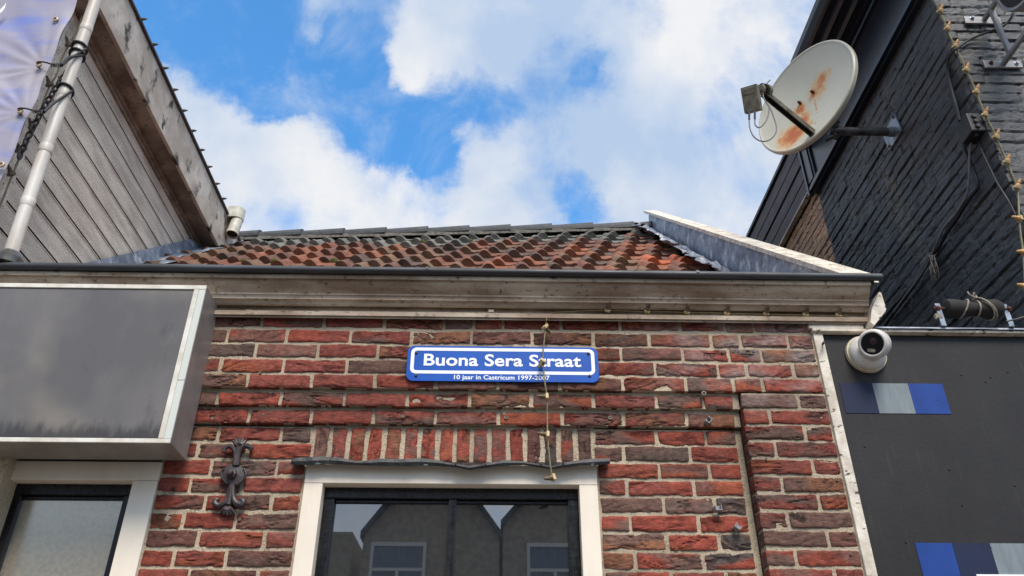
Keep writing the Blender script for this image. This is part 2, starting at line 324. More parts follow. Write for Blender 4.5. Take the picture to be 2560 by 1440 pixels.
# ---------------------------------------------------------------- ground
g = MB(); g.grid([[(x, y, 0) for x in (-300, 300)] for y in (-300, 300)]); o = g.build('street', mAsphalt, loc=(0, 0, 0)); tag(o, kind='structure')
g = MB(); g.box(-30, 30, 1.2, 2.69, .004, .12); g.box(-30, 30, -14.5, -12.5, .004, .12); o = g.build('pavement', mPave, loc=(0, 0, 0)); tag(o, kind='structure')

# ---------------------------------------------------------------- brick cottage
YP = 2.745; YF = 2.691
house = thing('brick_cottage', (0, 2.745, 0), 'low red brick house with a clay tiled roof and a dirty cream cornice', 'house')
PALB = [((.35, .075, .047), 6), ((.30, .078, .055), 6), ((.39, .098, .05), 2), ((.235, .10, .074), 5), ((.19, .10, .075), 4), ((.16, .10, .078), 1.5), ((.28, .115, .062), 2.5), ((.115, .088, .078), .3)]
def pick(rg, pal):
    t = rg.random()*sum(w_ for _, w_ in pal)
    for c, w_ in pal:
        t -= w_
        if t <= 0: return c
    return pal[0][0]
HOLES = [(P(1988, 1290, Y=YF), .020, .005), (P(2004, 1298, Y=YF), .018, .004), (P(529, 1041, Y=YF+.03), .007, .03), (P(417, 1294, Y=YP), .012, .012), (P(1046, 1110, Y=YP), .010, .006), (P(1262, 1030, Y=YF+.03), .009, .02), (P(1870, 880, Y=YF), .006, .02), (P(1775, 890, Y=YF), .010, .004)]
def brick(mb, x0, x1, z0, z1, Y, seed, deep=.03, vert=False, res=.0046):
    rg = random.Random(seed); off = Vector((rg.random()*50, rg.random()*50, rg.random()*50))
    nx = max(4, int((x1-x0)/res)); nz = max(4, int((z1-z0)/res))
    c1 = pick(rg, PALB); c2 = pick(rg, PALB); rough = rg.choice([.4, .7, 1.0, 1.3, 1.6]); proud = rg.uniform(-.0015, .0015)
    tx, tz = rg.uniform(-.02, .02), rg.uniform(-.04, .04); fr = rg.uniform(7, 12)
    gain = rg.uniform(.88, 1.1)*(1+.45*NZ.noise(Vector((x0*1.7+3, z0*2.3, 4)))); ang = rg.uniform(-.35, .35); pos = []; cols = []
    cx, cz = (x0+x1)/2, (z0+z1)/2; hx, hz = (x1-x0)/2, (z1-z0)/2
    tlx = rg.uniform(-.0015, .0015)
    for j in range(nz+1):
        row = []; cr_ = []
        for i in range(nx+1):
            sx, sz = i/nx*2-1, j/nz*2-1
            x = cx+sx*hx; z = cz+sz*hz
            # ragged outline
            ex, ez = abs(sx)**6, abs(sz)**4
            wob = Vector((x*22, z*22, 3.3))+off
            n1 = NZ.noise(wob)*.0030+NZ.noise(wob*3.1)*.0014; n2 = NZ.noise(wob+Vector((9, 4, 7)))*.0034+NZ.noise(wob*3.3)*.0018
            xx = x+n1*ex*(1 if sx > 0 else -1); zz = z+n2*ez*(1 if sz > 0 else -1)+tlx*sx
            dx = (1-abs(sx))*hx; dz = (1-abs(sz))*hz
            rd = .0034; e = 0
            if dx < rd: e += (1-math.sqrt(max(0, 1-(1-dx/rd)**2)))*rd*.8
            if dz < rd: e += (1-math.sqrt(max(0, 1-(1-dz/rd)**2)))*rd*.8
            a, b = x+ang*z, z-ang*x
            if vert: a, b = b, a
            q = Vector((a*fr, b*fr*4.2, 0))+off
            w_ = NZ.noise(q*.7+Vector((3, 3, 3)))
            rid = 1-abs(NZ.noise(q+Vector((w_*1.4, w_*1.4, 0))))*5.5
            rid2 = 1-abs(NZ.noise(q*2.3+Vector((w_*2, 7+w_, 0))))*5
            gate = max(0, min(1, NZ.noise(Vector((x*14, z*20, 8))+off)*2.4+.5))
            cre = (max(0, rid)*.0052+max(0, rid2)*.0026)*rough*gate
            cre = min(cre, .0052); d = cre+NZ.noise(Vector((x*60, z*60, 5))+off)*.0012+NZ.noise(Vector((x*16, z*25, 1))+off)*.002-.0012
            hd_ = 0; hk = 1
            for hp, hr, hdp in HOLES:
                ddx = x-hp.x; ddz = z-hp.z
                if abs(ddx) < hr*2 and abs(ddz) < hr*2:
                    g_ = max(0, 1-(math.hypot(ddx, ddz*1.2)/hr)**2*(1+.6*NZ.noise(Vector((x*90, z*90, 1))))); hd_ = max(hd_, hdp*min(1, g_*1.6)); hk = min(hk, 1-.75*min(1, g_*1.5))  # hk: shade of the cavity painted into the colour, dark stain at one spot
            row.append((xx, Y+proud+e+d+hd_+tx*(x-cx)+tz*(z-cz), zz))
            k = max(0, min(1, NZ.noise(Vector((x*(9 if not vert else 24), z*24, 2))+off)*2.6+.42))
            k2 = .86+.28*NZ.noise(Vector((x*50, z*60, 9))+off)
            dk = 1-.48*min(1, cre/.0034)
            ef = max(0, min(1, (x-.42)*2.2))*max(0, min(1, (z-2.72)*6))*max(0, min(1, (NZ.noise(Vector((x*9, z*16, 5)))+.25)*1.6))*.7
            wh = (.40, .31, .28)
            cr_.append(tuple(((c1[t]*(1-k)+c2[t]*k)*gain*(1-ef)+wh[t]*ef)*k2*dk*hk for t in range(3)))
        pos.append(row); cols.append(cr_)
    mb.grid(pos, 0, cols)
    # side walls going back into the joint
    ring = [pos[0][i] for i in range(nx+1)]+[pos[j][nx] for j in range(1, nz+1)]+[pos[nz][i] for i in range(nx-1, -1, -1)]+[pos[j][0] for j in range(nz-1, 0, -1)]
    rc = [cols[0][i] for i in range(nx+1)]+[cols[j][nx] for j in range(1, nz+1)]+[cols[nz][i] for i in range(nx-1, -1, -1)]+[cols[j][0] for j in range(nz-1, 0, -1)]
    steps = 1 if deep <= .03 else 6
    rows = [ring]; cc = [rc]
    for s_ in range(1, steps+1):
        dd = deep*s_/steps
        rows.append([(p[0]+(NZ.noise(Vector(p)*30+Vector((0, dd*40, 0)))*.004 if steps > 1 else 0), p[1]*(1-s_/steps)+(Y+deep)*(s_/steps), p[2]) for p in ring]); cc.append([(c[0]*.9, c[1]*.9, c[2]*.9) for c in rc])
    mb.grid(rows, 0, cc, closed=True)

ROW1 = 3.1095; PIT = .06145
J = {  # joint centres measured along each course (photo pixels), left to right
 0: [355, 505, 655, 809, 960, 1109, 1184, 1258, 1401, 1549, 1697, 1809, 1883],
 1: [418, 569, 718, 876, 1029, 1179, 1331, 1484, 1623, 1776, 1849, 1967],
 2: [335, 485, 637, 795, 945, 1098, 1250, 1402, 1552, 1705, 1821, 1902],
 3: [398, 550, 709, 866, 1021, 1177, 1334, 1487, 1637, 1794, 1865, 1982],
 4: [300, 460, 618, 778, 937, 1090, 1245, 1400, 1556, 1715, 1833, 1907],
 5: [380, 542, 701, 861, 1018, 1173, 1330, 1484, 1640, 1757],
 6: [304, 462, 620, 777, 933, 1089, 1246, 1405, 1559, 1717],
 7: [388, 546, 703], 8: [330, 492, 618], 9: [250, 406, 526, 691], 10: [310, 475, 604], 11: [350, 513, 676], 12: [295, 457, 587], 13: [330, 494, 661], 14: [270, 433, 563], 15: [310, 472, 645]}
JR = {7: [1640, 1763], 8: [1560, 1724], 9: [1648, 1773], 10: [1567, 1734], 11: [1660, 1786], 12: [1576, 1746], 13: [1668, 1798], 14: [1586, 1758], 15: [1677, 1814]}
JP = {5: 1996, 6: 1926, 7: 2014, 8: 1942, 9: 2034, 10: 1956, 11: 2049, 12: 1972, 13: 2070, 14: 1990, 15: 2089}
XPIER = P(1842, 1086, Y=YP).x+.012; XR = 1.205; XL0 = -1.65
WL, WR = -.652, .358   # window frame outer edges
LWR = -1.155           # left window frame right edge
def depth(k): return YF if k <= 4 else YF+.018 if k == 5 else YF+.036 if k == 6 else YP
mb = MB(); mm = MB(); sd_ = 100
def yrow(k):   # image row of a course centre
    return [803, 838, 876, 914, 954, 998, 1043, 1086, 1128, 1170, 1212, 1256, 1300, 1346, 1396, 1436][k]
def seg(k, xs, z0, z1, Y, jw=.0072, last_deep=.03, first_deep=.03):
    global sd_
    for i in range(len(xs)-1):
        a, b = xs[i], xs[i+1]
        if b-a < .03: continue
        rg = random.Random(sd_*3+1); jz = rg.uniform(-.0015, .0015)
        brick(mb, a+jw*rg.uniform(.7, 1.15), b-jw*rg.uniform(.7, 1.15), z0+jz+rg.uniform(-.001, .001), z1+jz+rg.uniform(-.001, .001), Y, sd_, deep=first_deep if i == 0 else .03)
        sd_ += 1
for k in range(0, 19):
    zc = ROW1-PIT*k; z0, z1 = zc-.0243, zc+.0243; Y = depth(k)
    if k == 0: z0, z1 = zc-.0215, zc+.0235
    if k <= 4:
        xs = [XL0]+[P(j, yrow(k), Y=Y).x for j in J[k]]+[XR]
        seg(k, xs, z0, z1, Y)
        mm.box(XL0, XR, Y+.0058, Y+.1, zc-PIT/2 if k < 4 else zc-.024, zc+PIT/2)
    else:
        kk = min(k, 15); ym = yrow(kk)
        if k <= 6:
            xs = [XL0]+[P(j, ym, Y=Y).x for j in J[k]]+[XPIER-.012]; seg(k, xs, z0, z1, Y); mm.box(XL0, XPIER+.004, Y+.0058, Y+.1, zc-.024, zc+PIT-.0245)
        else:
            sh = 0 if k < 16 else (.03 if k % 2 else .1)
            lw = .3*0+(-.652 if k >= 9 else P(781, ym, Y=Y).x)
            src = J[kk] if k < 16 else J[14+k % 2]
            left = LWR+.008 if k >= 9 else XL0
            jl = [P(j, ym, Y=Y).x for j in src]; jl = [q for q in jl if left+.03 < q < lw-.03]
            seg(k, [left-.006]+jl+[lw-.004 if k >= 9 else lw], z0, z1, Y)
            src = JR[kk] if k < 16 else JR[14+k % 2]
            rs = P(1483, ym, Y=Y).x if k < 9 else WR+.002
            seg(k, [rs]+[P(j, ym, Y=Y).x for j in src]+[XPIER-.012], z0, z1, Y)
            lw2 = lw+.004 if k >= 9 else P(781, 1110, Y=YP).x-.0062; rs2 = rs-.004 if k >= 9 else P(1484, 1110, Y=YP).x+.0062
            for a_, b_ in ((left-.01, lw2), (rs2, XPIER+.004)):
                mm.box(a_, b_, Y+.0058, Y+.1, zc-PIT/2, zc+PIT/2)
        # pier, flush with the frieze
        jp = P(JP[kk] if k < 16 else JP[14+k % 2], ym, Y=YF).x
        seg(k, [XPIER, jp, XR], z0, z1, YF, first_deep=.056)
        mm.box(XPIER+.012, XR, YF+.0058, YF+.1, zc-PIT/2, zc+PIT/2)
# soldier course over the window
SJ = [781, 824, 870, 915, 960, 1006, 1049, 1095, 1137, 1179, 1224, 1270, 1313, 1356, 1398, 1440, 1484]
zt, zb = P(1100, 1071, Y=YP).z, P(1100, 1153, Y=YP).z
xs = [P(j, 1110, Y=YP).x for j in SJ]
for i in range(16):
    rg = random.Random(900+i)
    brick(mb, xs[i]+.0085, xs[i+1]-.0085+rg.uniform(-.002, .002), zb+rg.uniform(-.002, .002), zt, YP, 900+i, vert=True)
mm.box(xs[0]-.006, xs[-1]+.006, YP+.0058, YP+.1, zb-.02, zt+.014)
# wall core below and behind
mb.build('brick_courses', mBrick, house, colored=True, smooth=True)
mm.build('mortar', mMortar, house)
core = MB(); ZL = ROW1-PIT*18-.04
core.box(-2.6, XL0, YF, 2.95, 0, 3.14); core.box(LWR, WL, YP+.02, 2.95, 0, ZL); core.box(WR, XR, YP+.02, 2.95, 0, ZL)
core.box(XL0, LWR, 2.85, 2.95, 2.60, 3.14); core.box(WL, WR, YP, 2.95, 0, 1.05); core.box(XL0, LWR, YP, 2.95, 0, 1.05)
core.box(LWR, XR, YP+.101, 2.95, 2.66, 3.14); core.box(LWR, WL, YP+.101, 2.95, ZL, 2.66); core.box(WR, XR, YP+.101, 2.95, ZL, 2.66)
core.box(XR-.02, 1.40, YP+.02, 2.95, 0, 3.10)
core.box(-2.6, -2.5, 2.95, 8.5, 0, 3.1); core.box(1.42, 1.5, 2.95, 8.5, 0, 3.1)
core.build('wall_core', mMortar, house)

# cornice profile, extruded along the facade
prof = [(2.690, 800), (2.668, 800), (2.668, 795), (2.660, 793), (2.660, 783), (2.682, 782), (2.686, 772), (2.664, 770), (2.658, 766), (2.650, 757), (2.640, 753), (2.640, 750), (2.636, 744), (2.632, 742), (2.632, 738),
        (2.622, 730), (2.612, 722), (2.604, 714), (2.599, 707), (2.597, 703), (2.588, 702), (2.585, 697), (2.586, 692), (2.70, 690), (2.75, 690)]
XC1 = 1.425
pp = [(y, P(1250, py, Y=y).z) for y, py in prof]
c = MB(); nn = 220
rows = []
for i in range(nn+1):
    x = -3.1+(XC1+3.1)*i/nn
    rows.append([(x, y+NZ.noise(Vector((x*2.5, y*9, z*9)))*.0012, z+NZ.noise(Vector((x*1.3, 4, 0)))*.0015) for y, z in pp])
c.grid(rows); b0 = len(c.v)-len(pp); c.f.append(tuple(range(b0, b0+len(pp)))); c.m.append(0)
c.build('cornice', mCorn, house, smooth=False)
# bead of the zinc gutter
gz = P(1250, 679, Y=2.575).z
gt = MB(); gpts = [(-3.1+i*.08, 2.575, gz+NZ.noise(Vector((i*.15, 0, 0)))*.002-.0008*i*.1) for i in range(int((XC1+.045+3.1)/.08)+1)]
gpts[-1] = (XC1+.04, 2.575, gpts[-1][2])
gt.tube(gpts, .0145, 14)
gt.add([(-3.1, 2.592, gz), (XC1+.02, 2.592, gz), (XC1+.02, 2.60, gz-.03), (-3.1, 2.60, gz-.03)], [(0, 1, 2, 3)])
gt.add([(-3.1, 2.60, gz-.03), (XC1+.02, 2.60, gz-.03), (XC1+.02, 2.9, gz-.03), (-3.1, 2.9, gz-.03)], [(0, 1, 2, 3)])
for px in (1068, 1742): q = P(px, 679, Y=2.575); gt.tube([(q.x-.006, 2.575, gz), (q.x+.006, 2.575, gz)], .0155, 14)
gt.build('gutter', mZinc, house, smooth=True)
# small cleats and the little end board at the right
for px in (622, 1228):
    cl = MB(); q = P(px, 777, Y=2.664); cl.box(q.x-.010, q.x+.010, 2.663, 2.69, q.z-.005, q.z+.005); cl.build('cleat', mCorn, house)
eb = MB(); y0 = 2.63
poly = [P(*q, Y=y0) for q in ((2198, 729), (2204, 732), (2216, 772), (2214, 779), (2186, 814), (2176, 806), (2180, 770))]
eb.prism(poly, (0, .06, 0)); eb.build('end_board', mWhiteOld, house, bevel=.002)

# pantile roof
def ridge_z(x): return 5.995+.045*x
def roof(x, s):      # s = distance up the slope measured along the mean slope
    ang = math.atan2(ridge_z(x)-3.22, 3.17); y = 2.9+s*math.cos(.7295); return Vector((x, y, 3.22+(y-2.9)*math.tan(ang)-.075))
SL = 3.17/math.cos(.7295); GA = .249; NR = int(SL/GA); TW = .2085
tl = MB(); PALT = [((.215, .088, .054), 5), ((.165, .08, .056), 5), ((.27, .105, .058), 3), ((.125, .08, .062), 3), ((.20, .115, .072), 2)]
GREY = [((.19, .18, .155), 2), ((.145, .138, .12), 1)]
moss_spots = []
sk = Vector((.0, 1, 0)); new = [P(1640, 666, Y=4.15), P(1722, 667, Y=4.15)]
for r_ in range(NR+1):
    for j in range(0, 21):
        rg = random.Random(r_*100+j); x0 = -2.42+(j-1)*TW+TW*((r_*.27) % 1.0)
        if x0+TW > 1.475 or x0 < -2.45: continue
        x0 += rg.uniform(-.007, .007); s0 = r_*GA+rg.uniform(-.018, .018)-.05; lift = rg.uniform(-.005, .011); yaw = rg.uniform(-.05, .05)
        grey = r_ >= NR-3 and (NZ.noise(Vector((x0*.9, r_*.35, 5))) > -.42+.16*(NR-r_)) or (r_ >= NR-1)
        if x0 < -2.0 and r_ < NR-1: grey = False
        c = pick(rg, GREY if grey else PALT)
        cy = roof(x0+TW/2, s0)
        isnew = False
        ppx = (cy-CAM); dz_ = ppx.dot(_f); px_, py_ = 1280+F*ppx.dot(_r)/dz_, 720-F*ppx.dot(_u)/dz_
        if 659 < py_ < 670.5 and (abs(px_-1632) < 42 or abs(px_-1722) < 42): isnew = True
        if isnew: c = (.44, .12, .055)
        bright = 1.1 if x0 > .3 and not grey else 1.0
        nxs = 14; nt_ = 7; rows = []; cols = []
        up = (roof(x0, s0+1)-roof(x0, s0)).normalized(); nrm = Vector((1, 0, .045)).normalized().cross(up).normalized()
        for t in range(-1, nt_+1):
            tt = max(t, 0)/nt_; row = []; cc = []
            for i in range(nxs+1):
                s = i/nxs; knob = math.exp(-(tt/.16)**2)
                # cross profile: a high roll at the left, a shallow pan, a low upturned lip at the right
                if s < .40: h = .031*math.sin(math.pi*s/.40)**.6*(1+.25*knob)
                else: h = -.006*math.sin(math.pi*(s-.40)/.60)+.011*math.exp(-((s-.70)/.085)**2)*(.35+.65*knob)
                if s > .86: h += .006*((s-.86)/.14)
                h += .017*(1-tt)+lift*.8+(.010*knob*math.sin(math.pi*s/.4) if s < .4 else 0)
                xx = x0+s*TW*1.06+yaw*(tt-.5)*.3
                if s < .42: xx += (s-.21)*.012*knob
                sl_ = s0+tt*(GA+.06)
                if t == -1: h = -.020; sl_ -= .012
                if t == 0: h *= .84; sl_ -= .010
                base = roof(xx, sl_)
                p = base+nrm*(h+NZ.noise(Vector((xx*30, sl_*30, r_)))*.002)
                row.append(p)
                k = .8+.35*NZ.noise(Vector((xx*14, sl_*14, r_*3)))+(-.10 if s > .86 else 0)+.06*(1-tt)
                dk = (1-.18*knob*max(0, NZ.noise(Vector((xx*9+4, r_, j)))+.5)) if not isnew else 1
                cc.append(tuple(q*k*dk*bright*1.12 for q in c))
            rows.append(row); cols.append(cc)
        tl.grid(rows, 0, cols)
        if (x0 < -1.55 and r_ < 11 and rg.random() < .35) or rg.random() < .02: moss_spots.append((x0+TW*.5, s0+.02, nrm))
rf = tl.build('roof', mTile, house, colored=True, smooth=True)
ms = MB()
for x, s, nrm in moss_spots:
    b_ = roof(x, s)+nrm*.02
    ms.lathe([(0.001, .02), (.014, .016), (.024, .006), (.026, -.01)], b_, nrm, 9)
tag(ms.build('moss', mMoss, rf, smooth=True), kind='stuff')
un = MB(); un.grid([[roof(x, s)-Vector((0, 0, .05)) for s in (-.1, SL+.05)] for x in (-2.5, -.5, 1.5)]); un.build('roof_deck', mInterior, rf)
# ridge: mortar band and overlapping cement ridge tiles
rd = MB()
rd.grid([[Vector((x, 6.07-.12+a, ridge_z(x)-.095+b+NZ.noise(Vector((x*6, a*9, b*9)))*.008)) for a, b in ((-.05, -.07), (-.035, -.02), (0.02, .035), (.1, .06))] for x in np.linspace(-2.45, 1.45, 90)])
rd.build('ridge_bedding', mRidge, rf)
rt = MB(); xr = -2.5; i = 0
while xr < 1.30:
    a, b = xr, xr+.385
    if b > 1.42: b = 1.42
    rows = []
    for xx, gr in ((a, .0), (a+.01, .0), (b-.03, .016), (b, .018)):
        cz = ridge_z(xx)-.105; rows.append([Vector((xx, 6.07+math.sin(q)*(.135+gr)*1.0-.02, cz+math.cos(q)*(.082+gr))) for q in np.linspace(-1.75, 1.75, 13)])
    b0 = len(rt.v); rt.grid(rows); rt.f.append(tuple(range(b0+3*13, b0+4*13))); rt.m.append(0); xr += .373; i += 1
rt.build('ridge_tiles', mRidgeCap, rf)
back = MB(); back.add([Vector((-2.5, 6.15, 5.9)), Vector((1.5, 6.15, 6.05)), Vector((1.5, 9.2, 3.2)), Vector((-2.5, 9.2, 3.2))], [(0, 1, 2, 3)]); back.build('rear_slope', mOppRoof, rf)

# verge parapet on the right: capping and dressed lead
def vz(y): return 3.36+(y-2.70)*(6.235-3.36)/(6.07-2.70)
vg = MB(); ys = np.linspace(2.66, 6.12, 40)
sec = lambda y, j: [Vector((1.385+j, y, vz(y)-.030)), Vector((1.385+j, y, vz(y))), Vector((1.498+j, y, vz(y)+.004)), Vector((1.498+j, y, vz(y)-.03))]
rows = [sec(y, NZ.noise(Vector((y*2, 0, 0)))*.003) for y in ys]
b0 = len(vg.v); vg.grid([[q[0], q[1], q[2], q[3], q[0]] for q in rows]); vg.f.append((0, 1, 2, 3)); vg.m.append(0)
e = len(vg.v)-5; vg.f.append((e, e+1, e+2, e+3)); vg.m.append(0)
vg.build('verge_capping', mFrame if False else mWhiteOld, house)
pw = MB(); pw.prism([Vector((1.43, 2.95, 3.10)), Vector((1.43, 6.08, vz(6.08)-.6)), Vector((1.43, 6.08, vz(6.08)-.03)), Vector((1.43, 2.95, vz(2.95)-.03))], (.09, 0, 0)); pw.build('parapet', mInterior, house)
ld = MB(); rows = []
yy = np.linspace(2.93, 6.02, 260)
for y in yy:
    s = (y-2.9)/math.cos(.7295); step = ((y*1.05) % 1.0); jit = .006 if step < .02 else 0
    rz = roof(1.4, s).z; top = vz(y)-.028; H = max(top-rz-.03, .02)
    n1 = NZ.noise(Vector((y*9, 0, 0))); n2 = NZ.noise(Vector((y*22, 3, 0)))
    row = []
    for q in np.linspace(0, 1, 7):
        row.append(Vector((1.412-.012*math.sin(q*3.1)+NZ.noise(Vector((y*5, q*3, 2)))*.008-jit, y, top-H*q)))
    ext = (.155+.09*n1+.07*n2)*(1 if y > 4 else .8)
    for q in np.linspace(.15, 1, 8):
        wv = math.sin(y*math.pi*2/.19)*.012*q+NZ.noise(Vector((y*14, q*4, 7)))*.05*q+NZ.noise(Vector((y*34, q*7, 7)))*.018*q
        x = 1.40-ext*q; row.append(Vector((x, y-.05*q, roof(x, s).z-.05*q+.075+.075*q+wv*.8)))
    rows.append(row)
ld.grid(rows); ld.build('lead_flashing', mLead, house, smooth=True)
# lead along the foot of the sided wall on the left
ld = MB(); rows = []
for y in np.linspace(2.9, 6.0, 200):
    s = (y-2.9)/math.cos(.7295); n1 = NZ.noise(Vector((y*5, 8, 0))); row = []
    for q in np.linspace(0, 1, 4): row.append(Vector((-2.385+.01*q, y, roof(-2.38, s).z+.15-.10*q)))
    for q in np.linspace(.15, 1, 8):
        x = -2.375+(.17+.06*n1)*q; wv = math.sin(y*16)*.010*q+NZ.noise(Vector((y*7, q*3, 9)))*.03*q
        row.append(Vector((x, y-.03*q, roof(x, s).z-.03*q+.05+wv)))
    rows.append(row)
ld.grid(rows); ld.build('lead_apron', mLead, house, smooth=True)

# centre window
def window(x0, x1, ztop, fw, fh, name, glassm, mull, label, yf=2.738, sash=.037, inset=.045):
    fr = MB(); zb_ = 1.15
    fr.box(x0, x1, yf, yf+.09, ztop-fh, ztop); f1 = ztop-fh
    fr.box(x0, x0+fw, yf+.0003, yf+.09, zb_, f1-.0006); fr.box(x1-fw, x1, yf+.0003, yf+.09, zb_, f1-.0006); fr.box(x0, x1, yf-.02, yf+.09, zb_-.06, zb_-.0006)
    root = fr.build(name, mFrame, house, bevel=.0025); root['label'] = label
    a, b, c_ = x0+fw+.001, x1-fw-.001, ztop-fh-.001; ys_ = yf+inset
    sh = MB(); sh.box(a, b, ys_, ys_+.04, c_-.038, c_); sh.box(a, a+sash, ys_+.0003, ys_+.04, zb_+.05, c_-.0385); sh.box(b-sash, b, ys_+.0003, ys_+.04, zb_+.05, c_-.0385)
    sh.box(a, b, ys_, ys_+.04, zb_+.001, zb_+.0495)
    for m_ in mull: sh.box(m_-.014, m_+.014, ys_+.001, ys_+.036, zb_+.05, c_-.0386)
    # rounded glazing bead just inside the rail
    sh.box(a+sash, b-sash, ys_+.014, ys_+.034, c_-.0505, c_-.0388)
    sh.build('sash', mBlackPaint, root, bevel=.003)
    gl = MB(); gl.box(a+sash-.004, b-sash+.004, ys_+.022, ys_+.027, zb_+.045, c_-.034); gl.build('pane', glassm, root)
    return root
window(-.652, .358, 2.568, .064, .067, 'window', mGlass, [P(1130, 1300, Y=2.79).x], 'cream window frame with black sash in two lights under a crumpled lead strip')
window(-2.35, -1.153, 2.572, .083, .066, 'window', mGlassFilm, [P(16, 1330, Y=2.79).x, -2.1], 'cream window frame with black sash and clouded glass below the sign box')
# crumpled lead strip over the centre window
KX = [728, 770, 810, 850, 900, 950, 1000, 1045, 1090, 1130, 1174, 1215, 1260, 1310, 1345, 1379, 1410, 1450, 1490, 1525]
KT = [1146, 1142, 1141, 1144, 1154, 1146, 1148, 1145, 1149, 1158, 1164, 1158, 1150, 1153, 1159, 1165, 1156, 1150, 1146, 1146]
KB = [1161, 1162, 1160, 1160, 1162, 1164, 1164, 1163, 1164, 1166, 1175, 1168, 1164, 1162, 1167, 1173, 1168, 1164, 1163, 1159]
st = MB(); rows = []; nk = 160
for i in range(nk+1):
    px = 728+(1525-728)*i/nk; t_ = np.interp(px, KX, KT); b_ = np.interp(px, KX, KB)
    Yf = 2.700 if b_ < 1168 else 2.690; wob = NZ.noise(Vector((px*.03, 0, 0)))*.004
    A = Vector((P(px, t_, Y=Yf).x, 2.742, P(px, 1158, Y=2.742).z+.004)); B_ = P(px, t_, Y=Yf+wob); C_ = P(px, (t_+b_)/2, Y=Yf-.004+wob); D_ = P(px, b_, Y=Yf-.001+wob); E_ = Vector((D_.x, Yf+.008, D_.z+.002)); G_ = Vector((A.x, 2.738, A.z-.003))
    rows.append([A, B_, C_, D_, E_, G_])
st.grid(rows)
for q in (0, nk*6): st.f.append(tuple(range(q, q+6))); st.m.append(0)
st.build('lead_strip', mLeadDark, house, smooth=False)
# ---------------------------------------------------------------- sided house on the left
XL = -2.4
sh_ = thing('sided_house', (XL, 3.2, 0), 'taller house with weathered white horizontal siding and a mouldy fascia on the left', 'house')
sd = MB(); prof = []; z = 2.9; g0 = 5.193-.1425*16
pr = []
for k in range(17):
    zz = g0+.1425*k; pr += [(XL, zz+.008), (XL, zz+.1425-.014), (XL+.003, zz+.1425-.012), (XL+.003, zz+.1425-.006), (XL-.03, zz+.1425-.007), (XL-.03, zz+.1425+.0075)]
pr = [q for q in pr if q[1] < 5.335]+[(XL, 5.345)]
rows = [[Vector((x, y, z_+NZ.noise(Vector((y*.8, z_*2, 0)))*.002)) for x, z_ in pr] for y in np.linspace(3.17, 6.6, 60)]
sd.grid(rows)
sd.m = [1 if (sum(sd.v[i][0] for i in f)/4 < XL-.004) else 0 for f in sd.f]; sd.build('siding', [mSiding, mInterior], sh_)  # groove faces get a dark material, painting shade into the lit recess
cb = MB(); cb.box(XL-.02, XL+.006, 3.135, 3.20, 2.9, 5.33); cb.box(XL-.075, XL-.021, 3.12, 3.15, 2.9, 5.33); cb.box(XL-.02, XL+.012, 3.10, 3.134, 2.9, 5.33); cb.build('corner_board', mWhiteOld, sh_, bevel=.003)
wb = MB(); wb.box(-7, XL-.08, 3.14, 3.3, 0, 6.2); wb.box(XL-.08, XL-.03, 3.2, 6.6, 0, 5.33); wb.box(XL-.7, XL-.081, 3.135, 3.139, 2.9, 5.33); wb.build('wall', mSiding, sh_)
sf = MB(); sf.box(XL-.03, -2.262, 2.7, 6.1, 5.337, 5.36); sf.box(XL+.001, XL+.03, 3.2, 6.1, 5.30, 5.336); sf.box(XL+.001, XL+.018, 3.2, 6.1, 5.275, 5.2995); sf.build('soffit', mSoffit, sh_, bevel=.004)
fa = MB(); rows = [[Vector((-2.238, y, 5.332)), Vector((-2.238+NZ.noise(Vector((y, 0, 0)))*.003, y, 5.5)), Vector((-2.238, y, 5.655)), Vector((-2.261, y, 5.655)), Vector((-2.261, y, 5.332)), Vector((-2.238, y, 5.332))] for y in np.linspace(2.7, 5.92, 50)]
fa.grid(rows); e = len(fa.v)-6; fa.f += [(e, e+1, e+2, e+3, e+4)]; fa.m += [0]; fa.build('fascia', mFascia, sh_)
te = MB(); te.prism([Vector((-2.22, 2.7, 5.656)), Vector((-2.22, 2.7, 5.672)), Vector((-4.2, 2.7, 7.4)), Vector((-4.2, 2.7, 7.37))], (0, 3.25, 0)); te.box(-2.262, -2.222, 2.7, 5.9, 5.657, 5.668); ro_ = te.build('roof', mOppRoof, sh_)
nib = MB()
for q in ((298, -52), (325, 5), (352, 68), (381, 131), (408, 189), (433, 242), (457, 293), (480, 343), (502, 390), (521, 432), (540, 475), (557, 512)):
    p = P(*q, X=-2.21); nib = MB(); nib.tube([(-2.25, p.y, 5.670), (-2.212, p.y, 5.678), (-2.19, p.y, 5.679)], [.012, .010, .004], 8); nib.build('tile_nib', mRidge, ro_, smooth=True)
go = MB(); gy = 5.5; c0 = P(588, 560, Y=gy)
a_ = P(552, 522, Y=gy); b_ = P(548, 548, Y=gy)
go.box(-2.24, c0.x, gy-.060, gy+.060, b_.z-.01, a_.z-.01); go.lathe([(.0, a_.z-b_.z), (.060, a_.z-b_.z), (.060, 0), (0, 0)], (c0.x, gy, b_.z-.01), (0, 0, 1), 24)
oo = go.build('gutter_outlet', mPVC, sh_, bevel=.003)
gp = MB(); bz = P(590, 592, Y=gy).z
gp.lathe([(.047, .17), (.047, .03), (.051, .028), (.051, 0), (.045, 0), (.045, .02)], (c0.x+.004, gy-.03, bz+.0), (.03, .18, 1), 24); gp.lathe([(.045, .02), (0, .02)], (c0.x+.004, gy-.03, bz+.0), (.03, .18, 1), 24, mi=1); gp.build('spout', [mPVC, mInterior], oo, smooth=True)  # black disc across the pipe stands in for the shade inside

